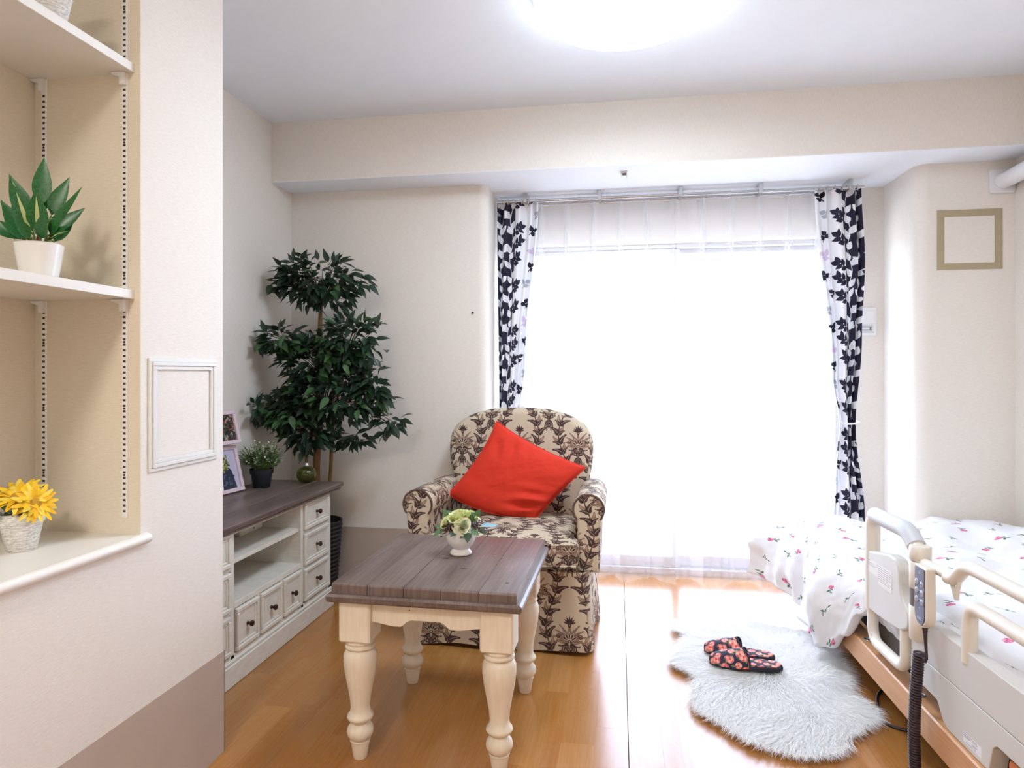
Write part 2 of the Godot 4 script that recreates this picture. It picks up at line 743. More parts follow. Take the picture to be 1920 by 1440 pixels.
func curtain_print() -> ImageTexture:
	# u 0..1 across one curtain: navy ground with white leaves, then white ground with navy sprigs
	var W := 640
	var H := 2048
	var white := rgb(246, 246, 250)
	var navy := rgb(36, 34, 56)
	var grey := rgb(176, 182, 192)
	var lilac := rgb(222, 206, 228)
	var p := Paint.new(W, H, white)
	var band := W * 0.42
	p.poly([Vector2(0, 0), Vector2(band, 0), Vector2(band, H + 1), Vector2(0, H + 1)], navy)
	var g := RandomNumberGenerator.new()
	g.seed = 11
	for col in 2:
		var x := W * (0.10 + 0.21 * col)
		var pts := []
		for k in 33:
			pts.append(Vector2(x + 26.0 * sin(k * 0.8 + col * 2.0), H * k / 32.0))
		p.stroke(pts, 4.0, 4.0, white)
		for k in 19:
			var q: Vector2 = pts[int(k * 32.0 / 19.0)]
			var s := 1.0 if (k + col) % 2 == 0 else -1.0
			p.leaf(q, -PI / 2 + s * g.randf_range(0.35, 0.8), g.randf_range(105, 135), g.randf_range(32, 44), white)
			if k % 3 == 0:
				p.disc(q + Vector2(-s * 40.0, 30.0), 20.0, white, 1.4)
	for k in 8:   # sprays reaching from the dark band over the white
		var at := Vector2(band - 14.0, H * (k + g.randf_range(0.1, 0.6)) / 8.0)
		var a := g.randf_range(-1.0, -0.3)
		p.stroke([at, at + Vector2.from_angle(a) * 130.0], 4.0, 3.0, navy)
		for e in 4:
			p.leaf(at + Vector2.from_angle(a) * (20.0 + 32.0 * e), a + (0.9 if e % 2 == 0 else -0.9), g.randf_range(80, 110), g.randf_range(26, 34), navy)
		p.leaf(at + Vector2.from_angle(a) * 120.0, a, 95.0, 30.0, navy)
	for k in 9:
		var at := Vector2(W * (0.74 + 0.2 * fposmod(k * 0.618, 1.0)), H * (k + g.randf_range(-0.2, 0.2)) / 9.0)
		var a := g.randf_range(-2.2, -0.8)
		var big: Color = [navy, grey, navy, lilac][k % 4]
		p.stroke([at, at + Vector2.from_angle(a) * 100.0], 4.0, 2.5, big)
		for e in 3:
			p.leaf(at + Vector2.from_angle(a) * (24.0 + 30.0 * e), a + (0.9 if e % 2 == 0 else -0.9), g.randf_range(70, 92), g.randf_range(22, 30), big)
	return p.tex(2)


func duvet_print() -> ImageTexture:
	var W := 2048
	var p := Paint.new(W, W, rgb(236, 235, 237))
	var g := RandomNumberGenerator.new()
	g.seed = 5
	var pinks := [rgb(214, 110, 150), rgb(232, 150, 182), rgb(196, 78, 122), rgb(240, 178, 200)]
	var greens := [rgb(112, 136, 116), rgb(88, 112, 98), rgb(146, 166, 148)]
	for r in 8:
		for c in 8:
			var at := Vector2(W * (c + 0.5 + 0.5 * (r % 2) + g.randf_range(-0.16, 0.16)) / 8.0, W * (r + 0.5 + g.randf_range(-0.16, 0.16)) / 8.0)
			var a := g.randf_range(0, TAU)
			var st := at + Vector2.from_angle(a) * 62.0
			p.stroke([at, at.lerp(st, 0.5) + Vector2.from_angle(a + 1.5) * 7.0, st], 3.0, 2.2, greens[(r + c) % 3])
			for e in 3:
				p.leaf(at.lerp(st, 0.35 + 0.28 * e), a + (0.9 if e % 2 == 0 else -1.0), 34.0, 9.0, greens[e])
			if (r * 3 + c) % 2 == 0:
				p.disc(at, 25.0, pinks[1])
				for e in 6:
					p.disc(at + Vector2.from_angle(e * 1.05 + a) * 15.0, 11.0, pinks[e % 4])
				p.disc(at + Vector2(2, 1), 9.0, pinks[2])
				p.disc(at + Vector2(-2, -3), 4.0, pinks[3])
			else:
				p.leaf(at, a + PI, 30.0, 8.0, greens[1])
	return p.tex(2)


func slipper_print() -> ImageTexture:
	var W := 512
	var p := Paint.new(W, W, rgb(42, 42, 62))
	var g := RandomNumberGenerator.new()
	g.seed = 3
	var reds := [rgb(232, 112, 108), rgb(240, 148, 130), rgb(214, 78, 82), rgb(246, 184, 160)]
	for k in 40:
		p.leaf(Vector2(g.randf() * W, g.randf() * W), g.randf() * TAU, 60.0, 18.0, [rgb(128, 124, 92), rgb(92, 100, 80), rgb(160, 146, 110)][k % 3])
	for k in 13:
		var at := Vector2(W * fposmod(k * 0.618, 1.0), W * k / 13.0)
		var r := g.randf_range(46, 66)
		p.disc(at, r, reds[k % 2])
		for e in 7:
			p.disc(at + Vector2.from_angle(e * 0.9) * r * 0.6, r * 0.34, reds[(e + k) % 4])
		for e in 4:
			p.curl(at + Vector2.from_angle(e * 1.6) * r * 0.3, e * 1.6, r * 0.3, 0.6, 2.5, rgb(250, 214, 196))
		p.disc(at, r * 0.22, reds[2])
	return p.tex(2)


func snapshot(kind: int) -> ImageTexture:
	# two snapshots: leaves and flowers in a bed, a plant in a window
	var W := 256
	var H := 320
	var g := RandomNumberGenerator.new()
	g.seed = 20 + kind
	var p := Paint.new(W, H, rgb(70, 62, 58) if kind == 0 else rgb(206, 200, 222))
	if kind == 0:
		for k in 120:
			p.leaf(Vector2(g.randf() * W, g.randf() * H), g.randf() * TAU, g.randf_range(30, 70), 9.0, [rgb(60, 90, 66), rgb(150, 84, 78), rgb(96, 120, 104), rgb(196, 160, 150), rgb(52, 44, 44)][k % 5])
	else:
		p.poly([Vector2(30, H), Vector2(60, 150), Vector2(120, 120), Vector2(180, 170), Vector2(215, H)], rgb(44, 50, 72))
		for k in 60:
			p.leaf(Vector2(g.randf_range(60, 150), g.randf_range(60, 160)), g.randf() * TAU, 34.0, 8.0, [rgb(96, 120, 72), rgb(188, 172, 84), rgb(70, 86, 74)][k % 3])
		for k in 24:
			p.leaf(Vector2(g.randf_range(60, 180), g.randf_range(200, 310)), g.randf() * TAU, 34.0, 7.0, [rgb(74, 92, 116), rgb(36, 42, 58)][k % 2])
	return p.tex(1)


func print_lines(w: int, h: int, rows: Array, bg: Color, ink: Color) -> ImageTexture:
	# rows of print too small to read: [y, x0, x1, height]
	var p := Paint.new(w, h, bg)
	var g := RandomNumberGenerator.new()
	g.seed = 9
	for r in rows:
		var x: float = r[1]
		while x < r[2]:
			var l := g.randf_range(2.0, 9.0)
			for k in int(r[3]):
				p.span(int(r[0]) + k, int(x), int(minf(x + l, r[2])), ink)
			x += l + g.randf_range(1.5, 3.5)
	return p.tex(1)


func make_materials() -> void:
	# wallpaper with a woven, horizontal thread
	var thread := streaks(512, 512, 40, 512, 0.35, 1, 2)
	var speck := streaks(512, 512, 256, 512, 0.3, 2, 2)
	var cloud := streaks(512, 512, 64, 64, 0.04, 3, 3)
	var paper := ramp_texture([thread, speck, cloud], [0.55, 0.4, 0.05], 512, 512, rgb(226, 217, 206), rgb(247, 242, 234))
	var turned := Image.create_from_data(512, 512, false, Image.FORMAT_RGB8, paper.get_image().get_data())
	turned.rotate_90(CLOCKWISE)
	M.paper = textured(paper, 0.75, Vector3.ONE * 2.5, 2)
	M.paper_upright = textured(ImageTexture.create_from_image(turned), 0.75, Vector3.ONE * 2.5, 2)
	for k in ["paper", "paper_upright"]:
		M[k].heightmap_enabled = true
		M[k].heightmap_texture = M[k].albedo_texture
		M[k].heightmap_scale = 0.08
	M.paper_tan = textured(ramp_texture([thread, speck, cloud], [0.55, 0.4, 0.05], 512, 512, rgb(222, 210, 188), rgb(243, 234, 215)), 0.75, Vector3.ONE * 2.5, 2)
	M.ceiling = textured(ramp_texture([speck, cloud], [0.6, 0.4], 512, 512, rgb(240, 243, 248), rgb(246, 249, 254)), 0.85, Vector3.ONE * 1.5, 2)
	M.skirting = textured(ramp_texture([speck, cloud], [0.6, 0.4], 512, 512, rgb(186, 170, 157), rgb(199, 183, 170)), 0.45, Vector3.ONE * 2.0, 2)
	M.plain_white = mat(rgb(240, 238, 234), 0.4)
	M.shelf = mat(rgb(236, 232, 224), 0.35)
	M.rail_white = mat(rgb(244, 243, 240), 0.4)
	M.slot = mat(rgb(58, 46, 40), 0.7)
	M.hatch = mat(rgb(226, 224, 218), 0.45)
	M.tape = mat(rgb(176, 162, 132), 0.7)
	M.boards = []
	for k in 5:
		var lo: Color = [rgb(166, 104, 40), rgb(171, 109, 44), rgb(161, 100, 37), rgb(174, 113, 48), rgb(164, 103, 39)][k]
		var m := textured(wood_texture(256, 512, 40 + k * 5, lo, lo.lightened(0.18), 0.5), 0.21, Vector3(4.0, 1.1, 1))
		m.metallic_specular = 0.65
		M.boards.append(m)
	M.subfloor = mat(rgb(70, 46, 30), 0.9)
	M.weathered = []
	for k in 3:
		var lo: Color = [rgb(78, 62, 56), rgb(86, 70, 64), rgb(72, 58, 54)][k]
		M.weathered.append(textured(wood_texture(256, 512, 80 + k * 5, lo, rgb(142, 124, 116), 0.3), 0.36, Vector3(3.0, 1.4, 1)))
	M.cream = textured(ramp_texture([streaks(256, 256, 128, 16, 0.2, 95, 3), streaks(256, 256, 64, 64, 0.08, 96, 2)], [0.6, 0.4], 256, 256, rgb(232, 219, 196), rgb(246, 236, 217)), 0.45, Vector3.ONE * 3.0, 1)
	M.stand_white = textured(ramp_texture([streaks(256, 256, 16, 128, 0.2, 97, 3), streaks(256, 256, 64, 64, 0.08, 98, 2)], [0.6, 0.4], 256, 256, rgb(226, 219, 206), rgb(244, 240, 230)), 0.5, Vector3.ONE * 3.0, 1)
	M.crease = mat(rgb(196, 178, 152), 0.7)
	M.bronze = mat(rgb(66, 46, 38), 0.35, 0.5)
	M.beech = textured(wood_texture(256, 512, 120, rgb(186, 132, 86), rgb(214, 164, 118), 0.3), 0.4, Vector3(5.0, 1.0, 1))
	M.damask = textured(damask(), 0.9, Vector3.ONE / 0.37, 1)
	M.damask.uv1_scale = Vector3(1.0 / 0.285, 1.0 / 0.356, 1.0 / 0.285)
	M.damask.uv1_triplanar_sharpness = 12.0
	M.welt = mat(rgb(96, 74, 66), 0.9)
	M.red = mat(rgb(214, 49, 24), 0.85)
	M.red.rim_enabled = true
	M.red.rim = 0.25
	M.red.rim_tint = 0.8
	M.drape = textured(curtain_print(), 0.85)
	M.drape.backlight_enabled = true
	M.drape.backlight = Color(0.35, 0.35, 0.35)
	M.sheer = mat(Color(0.97, 0.97, 0.98, 0.36), 0.9)
	M.sheer.transparency = BaseMaterial3D.TRANSPARENCY_ALPHA
	M.sheer.backlight_enabled = true
	M.sheer.backlight = Color(0.4, 0.4, 0.4)
	M.steel = mat(rgb(196, 196, 198), 0.25, 1.0)
	M.aluminium = mat(rgb(190, 190, 192), 0.4, 0.8)
	M.pane = mat(Color(0.95, 0.98, 0.97, 0.06), 0.02)
	M.pane.transparency = BaseMaterial3D.TRANSPARENCY_ALPHA
	M.concrete = mat(rgb(188, 186, 182), 0.9)
	M.duvet = textured(duvet_print(), 0.85, Vector3(1.0 / 0.95, 1.0 / 0.95, 1))
	M.mattress = mat(rgb(232, 232, 232), 0.9)
	M.bed_beige = mat(rgb(230, 223, 211), 0.35)
	M.bed_panel = mat(rgb(208, 205, 200), 0.38)
	M.bed_grip = mat(rgb(204, 206, 210), 0.5)
	M.bed_grey = mat(rgb(112, 108, 102), 0.35)
	M.bed_frame = mat(rgb(96, 92, 88), 0.5)
	M.handset_face = mat(rgb(92, 98, 122), 0.35)
	M.button = mat(rgb(176, 180, 198), 0.3)
	M.button_mark = mat(rgb(88, 62, 84), 0.4)
	M.cord = mat(rgb(58, 44, 52), 0.4)
	M.black_cord = mat(rgb(40, 38, 46), 0.5)
	M.orange = mat(rgb(214, 120, 54), 0.4)
	M.fur = mat(rgb(254, 251, 246), 0.9)
	M.fur.backlight_enabled = true
	M.fur.backlight = Color(0.6, 0.6, 0.6)
	M.hide = mat(rgb(226, 206, 188), 0.9)
	M.slipper = textured(slipper_print(), 0.8, Vector3.ONE * 8.0, 1)
	M.navy = mat(rgb(34, 34, 48), 0.8)
	M.leaves = []
	for k in 4:
		var m := mat([rgb(36, 62, 38), rgb(46, 78, 44), rgb(30, 52, 36), rgb(62, 96, 54)][k], 0.42)
		m.backlight_enabled = true
		m.backlight = Color(0.12, 0.16, 0.08)
		M.leaves.append(m)
	M.bark = textured(wood_texture(128, 256, 140, rgb(112, 84, 50), rgb(160, 126, 80), 0.3), 0.8, Vector3(8, 3, 1))
	M.twig = mat(rgb(92, 76, 52), 0.8)
	M.wicker = mat(rgb(48, 44, 44), 0.7)
	M.soil = mat(rgb(62, 48, 40), 0.95)
	M.black_pot = mat(rgb(30, 30, 38), 0.55)
	M.porcelain = mat(rgb(238, 234, 230), 0.18)
	M.whitewash = textured(ramp_texture([streaks(256, 256, 24, 128, 0.2, 150, 3), streaks(256, 256, 128, 128, 0.12, 151, 3)], [0.9, 0.5], 256, 256, rgb(170, 162, 150), rgb(246, 244, 240)), 0.8, Vector3.ONE * 9.0, 1)
	M.olive_glass = mat(Color(0.66, 0.68, 0.38, 0.08), 0.05)
	M.olive_glass.refraction_enabled = true
	M.olive_glass.refraction_scale = 0.05
	M.yellow = [mat(rgb(250, 206, 40), 0.7), mat(rgb(244, 190, 24), 0.7), mat(rgb(252, 220, 84), 0.7)]
	M.yellow_eye = mat(rgb(196, 150, 50), 0.9)
	M.rose = mat(rgb(234, 238, 180), 0.7)
	M.rose.backlight_enabled = true
	M.rose.backlight = Color(0.3, 0.3, 0.2)
	M.rose_pale = mat(rgb(242, 240, 206), 0.7)
	M.berry = mat(rgb(82, 62, 44), 0.4)
	M.berry_blue = mat(rgb(104, 104, 118), 0.4)
	M.ivy = mat(rgb(84, 116, 72), 0.5)
	M.ivy_dark = mat(rgb(48, 78, 48), 0.5)
	M.blue_leaf = mat(rgb(150, 186, 200), 0.6)
	M.pothos = textured(ramp_texture([streaks(128, 256, 10, 40, 0.25, 160, 2), streaks(128, 256, 128, 256, 0.06, 161, 3)], [0.5, 0.5], 128, 256, rgb(18, 74, 34), rgb(70, 136, 72)), 0.35)
	M.pothos_pale = mat(rgb(196, 206, 140), 0.4)
	M.stem = mat(rgb(126, 146, 76), 0.5)
	M.stem_red = mat(rgb(110, 40, 46), 0.5)
	M.box_leaf = [mat(rgb(66, 98, 54), 0.6), mat(rgb(92, 122, 72), 0.6), mat(rgb(226, 228, 200), 0.7)]
	M.pink_frame = mat(rgb(240, 214, 222), 0.4)
	M.device = mat(rgb(232, 226, 212), 0.4)
	M.wall_plate = mat(rgb(238, 238, 238), 0.35)
	M.plate_line = mat(rgb(120, 120, 122), 0.5)
	M.duct = mat(rgb(236, 234, 236), 0.35)
	M.lamp_rim = mat(rgb(240, 240, 240), 0.4)


# ---------------------------------------------------------------- the room
func plan_arc(c: Vector2, r: float, a0: float, a1: float, steps := 8) -> Array:
	var out := []
	for k in steps + 1:
		out.append(c + Vector2.from_angle(lerpf(a0, a1, float(k) / steps)) * r)
	return out


func upright(mb: MB) -> void:
	# prism() in plan: polygon x,y become world x,z and the depth becomes world y
	mb.xf = Transform3D(Basis(Vector3(1, 0, 0), Vector3(0, 0, 1), Vector3(0, 1, 0)), Vector3.ZERO)


func build_floor() -> void:
	var fl := structure("floor", null, null, "warm brown wood strip floor with a long joint line")
	var b := MB.new()
	b.bx(ROOM_L - 0.1, ROOM_R + 0.1, -0.06, -0.0135, Z_WIN - 0.14, Z_REAR + 0.1)
	part(fl, "subfloor", b, M.subfloor)
	var g := RandomNumberGenerator.new()
	g.seed = 77
	var wd := 0.101
	var k0 := int(floor((ROOM_L - 0.05 - 0.029) / wd))
	var k1 := int(ceil((ROOM_R + 0.05 - 0.029) / wd))
	for k in range(k0, k1):
		var x := 0.029 + k * wd
		# the two sheets of flooring meet in one long open joint
		var j0 := 0.0011 if k == 0 else 0.0
		var j1 := 0.0011 if k == -1 else 0.0
		var z := Z_WIN - 0.13 - g.randf() * 0.5
		while z < Z_REAR:
			var l := g.randf_range(0.55, 0.95)
			if z > -1.0:
				l = 1.6
			var z0 := maxf(z, Z_WIN - 0.13)
			var z1 := minf(z + l, Z_REAR + 0.05)
			if z1 - z0 > 0.02:
				var m := MB.new()
				m.grain = 2
				m.uvo = Vector2(g.randf() * 4.0, g.randf() * 4.0)
				m.box(Vector3(0.5 * (j0 - j1), 0, 0), Vector3(wd - j0 - j1, 0.0125, z1 - z0), 0.0004 if j0 + j1 > 0.0 else 0.0)
				var o := part(fl, "floor_strip", m, M.boards[g.randi() % 5])
				o.position = Vector3(x + wd * 0.5, -0.00625, (z0 + z1) * 0.5)
			z += l


func build_room() -> void:
	build_floor()
	var b := MB.new()
	b.bx(ROOM_L - 0.1, ROOM_R + 0.1, CEIL, CEIL + 0.1, Z_WIN - 0.14, Z_REAR + 0.1)
	structure("ceiling", b, M.ceiling, "plain white ceiling")
	b = MB.new()
	b.bx(ROOM_L - 0.1, ROOM_L, 0, CEIL, Z_WALL - 0.1, -1.70)
	structure("wall_left", b, M.paper, "cream papered wall behind the low white cabinet")
	b = MB.new()
	b.bx(ROOM_R, ROOM_R + 0.1, 0, CEIL, Z_WIN - 0.14, Z_REAR + 0.1)
	structure("wall_right", b, M.paper)
	b = MB.new()
	b.bx(ROOM_L - 0.1, ROOM_R + 0.1, 0, CEIL, Z_REAR, Z_REAR + 0.1)
	structure("wall_rear", b, M.paper)
	# wall left of the window, its corner rounded towards the reveal
	var R := 0.05
	b = MB.new()
	upright(b)
	var pl := PackedVector2Array([Vector2(ROOM_L - 0.1, Z_WIN - 0.12), Vector2(-0.67, Z_WIN - 0.12)])
	for p in plan_arc(Vector2(-0.67 - R, Z_WALL - R), R, 0.0, PI / 2):
		pl.append(p)
	pl.append(Vector2(ROOM_L - 0.1, Z_WALL))
	b.prism(pl, 0.0, SOFFIT)
	structure("wall_back_left", b, M.paper, "cream papered wall left of the window, behind the tree")
	b = MB.new()
	upright(b)
	R = 0.07
	pl = PackedVector2Array([Vector2(ROOM_R + 0.05, Z_WIN - 0.12), Vector2(ROOM_R + 0.05, Z_WALL)])
	for p in plan_arc(Vector2(1.371 + R, Z_WALL - R), R, PI / 2, PI):
		pl.append(p)
	pl.append(Vector2(1.371, Z_WIN - 0.12))
	b.prism(pl, 0.0, SOFFIT)
	structure("wall_back_right", b, M.paper, "cream papered pier right of the window")
	b = MB.new()
	b.bx(-0.67, -0.60, 0, SOFFIT, Z_WIN - 0.12, Z_WIN)
	b.bx(1.225, 1.371, 0, SOFFIT, Z_WIN - 0.12, Z_WIN)
	b.bx(-0.60, 1.225, 1.84, SOFFIT, Z_WIN - 0.12, Z_WIN)
	structure("wall_window", b, M.paper, "cream papered wall round the window opening")
	b = MB.new()
	b.bx(ROOM_L - 0.1, ROOM_R + 0.1, SOFFIT, CEIL, Z_WIN - 0.14, -3.12)
	var so := structure("wall_soffit", null, null, "papered beam along the top of the window wall")
	part(so, "beam", b, M.paper_upright)
	b = MB.new()
	b.bx(ROOM_L, ROOM_R, SOFFIT - 0.003, SOFFIT, Z_WIN, -3.121)
	part(so, "beam_underside", b, M.ceiling)
	# the pier on the left with its shelf niche
	b = MB.new()
	b.bx(ROOM_L - 0.1, X_PIL, 0, CEIL, -1.78, -1.442)
	b.bx(ROOM_L - 0.1, X_PIL, 0, 0.700, -1.442, Z_REAR)
	b.bx(ROOM_L - 0.1, -1.454, 0.700, CEIL, -1.442, Z_REAR)
	b.bx(-1.454, X_PIL, 0.700, CEIL, -0.42, Z_REAR)
	structure("wall_pier", b, M.paper, "cream papered pier with a shelf niche")
	b = MB.new()
	b.bx(-1.452, X_PIL - 0.0008, 0.725, CEIL, -1.442, -1.4395)
	b.bx(-1.454, -1.452, 0.725, CEIL, -1.442, -0.42)
	b.bx(-1.452, X_PIL - 0.0008, 0.725, CEIL, -0.4225, -0.42)
	structure("wall_niche", b, M.paper_tan, "tan papered inside of the shelf niche")
	b = MB.new()
	b.bx(X_PIL, X_PIL + 0.004, 0, 0.30, -1.784, Z_REAR, 0.001)
	b.bx(X_PIL - 0.3, X_PIL + 0.004, 0, 0.30, -1.784, -1.78, 0.001)
	structure("baseboard_pier", b, M.skirting, "tall greige vinyl skirting on the pier")
	b = MB.new()
	b.bx(ROOM_L, -0.72, 0, 0.30, Z_WALL, Z_WALL + 0.004, 0.001)
	structure("baseboard_back", b, M.skirting, "tall greige vinyl skirting under the window wall")
	b = MB.new()
	b.bx(1.44, ROOM_R, 0, 0.30, Z_WALL, Z_WALL + 0.004, 0.001)
	b.bx(ROOM_R - 0.004, ROOM_R, 0, 0.30, Z_WALL, Z_REAR, 0.001)
	structure("baseboard_right", b, M.skirting)
	# sill of the niche: a board with a rounded nose
	b = MB.new()
	b.bx(-1.454, X_PIL + 0.004, 0.700, 0.725, -1.442, -0.42)
	b.tube([Vector3(X_PIL + 0.004, 0.7125, -1.462), Vector3(X_PIL + 0.004, 0.7125, -0.42)], 0.0125, 14)
	b.bx(X_PIL - 0.0005, X_PIL + 0.004, 0.700, 0.725, -1.462, -1.442)
	structure("trim_1", b, M.shelf, "cream sill board of the shelf niche with a rounded white nose")
	build_window()


func build_window() -> void:
	var w := structure("window_1", null, null, "wide glazed sliding window behind the sheer curtains")
	var x0 := -0.60
	var x1 := 1.225
	var zf := Z_WIN - 0.08
	var b := MB.new()
	for q in [[x0, x0 + 0.03, 0.0, 1.84], [x1 - 0.03, x1, 0.0, 1.84], [x0 + 0.03, x1 - 0.03, 1.815, 1.84], [x0 + 0.03, x1 - 0.03, 0.0, 0.04]]:
		b.bx(q[0], q[1], q[2], q[3], zf - 0.04, zf + 0.05, 0.003)
	part(w, "window_frame", b, M.aluminium)
	for k in 2:
		var a := x0 + 0.03 if k == 0 else 0.29
		var e := 0.335 if k == 0 else x1 - 0.03
		var z := zf + (0.022 if k == 0 else -0.018)
		b = MB.new()
		for q in [[a, a + 0.04, 0.04, 1.815], [e - 0.04, e, 0.04, 1.815], [a + 0.04, e - 0.04, 1.79, 1.815], [a + 0.04, e - 0.04, 0.04, 0.1]]:
			b.bx(q[0], q[1], q[2], q[3], z - 0.014, z + 0.014, 0.002)
		var s := part(w, "sash", b, M.aluminium)
		b = MB.new()
		b.quad(Vector3(a + 0.04, 0.1, z), Vector3(e - 0.04, 0.1, z), Vector3(e - 0.04, 1.79, z), Vector3(a + 0.04, 1.79, z), Vector3(0, 0, 1))
		part(s, "pane", b, M.pane)
	b = MB.new()
	b.bx(-2.5, 3.0, -0.16, -0.08, -5.2, Z_WIN - 0.14)
	structure("floor_balcony", b, M.concrete, "pale concrete balcony floor outside the window")
	b = MB.new()
	b.bx(-2.5, 3.0, 2.22, 2.40, -5.2, Z_WIN - 0.14)
	structure("added_sky_shade", b, M.concrete)  # unseen slab, added to keep steep sky light off the bed and floor


func shelf_niche() -> void:
	for k in 2:
		var x: float = [-1.197, -1.424][k]
		var o := Vector3(x, 0.765, -1.442)
		var t := thing("shelf_standard", ["slotted white shelf rail at the front edge of the niche", "slotted white shelf rail near the back corner of the niche"][k], "shelf rail", o, 0.0, "shelf rails in the niche")
		var b := MB.new(o)
		b.bx(x - 0.0075, x + 0.0075, 0.765, CEIL, -1.442, -1.436, 0.001)
		part(t, "channel", b, M.rail_white)
		b = MB.new(o)
		var y := 0.782
		var i := 0
		while y < CEIL - 0.01:
			b.bx(x - 0.0036, x + 0.0036, y - 0.0027, y + 0.0027, -1.4365, -1.4356)
			if i % 12 == 6:
				b.xf = Transform3D(Basis(Vector3(1, 0, 0), Vector3(0, 0, 1), Vector3(0, -1, 0)), Vector3(x, y + 0.0068, -1.4357))
				b.lathe([Vector2(0.0032, -0.0003), Vector2(0.0032, 0.0003)], 10)
				b.xf = Transform3D.IDENTITY
			y += 0.0136
			i += 1
		var sl := part(t, "slots", b, M.slot)
		sl.set_meta("kind", "stuff")
		for sy in [1.301, 1.856]:
			b = MB.new(o)
			var sh := PackedVector2Array([Vector2(-0.006, -0.03), Vector2(0.006, -0.03), Vector2(0.006, 0.0), Vector2(-0.03, 0.0), Vector2(-0.026, -0.006), Vector2(-0.006, -0.012)])
			b.xf = Transform3D(Basis.IDENTITY, Vector3(x, sy, -1.436))
			b.prism(sh, 0.0, 0.012, 0.001)
			part(t, "bracket", b, M.rail_white)
	var ys := [1.302, 1.857]
	for k in 2:
		var o := Vector3(-1.31, ys[k], -0.93)
		var b := MB.new(o)
		b.bx(-1.452, -1.172, ys[k] + 0.0, ys[k] + 0.022, -1.4405, -0.425, 0.0008)
		solid("niche_shelf", b, M.shelf, ["white niche shelf carrying the variegated plant, lower of two", "white niche shelf near the ceiling, upper of two"][k], "shelf", "shelves in the niche")


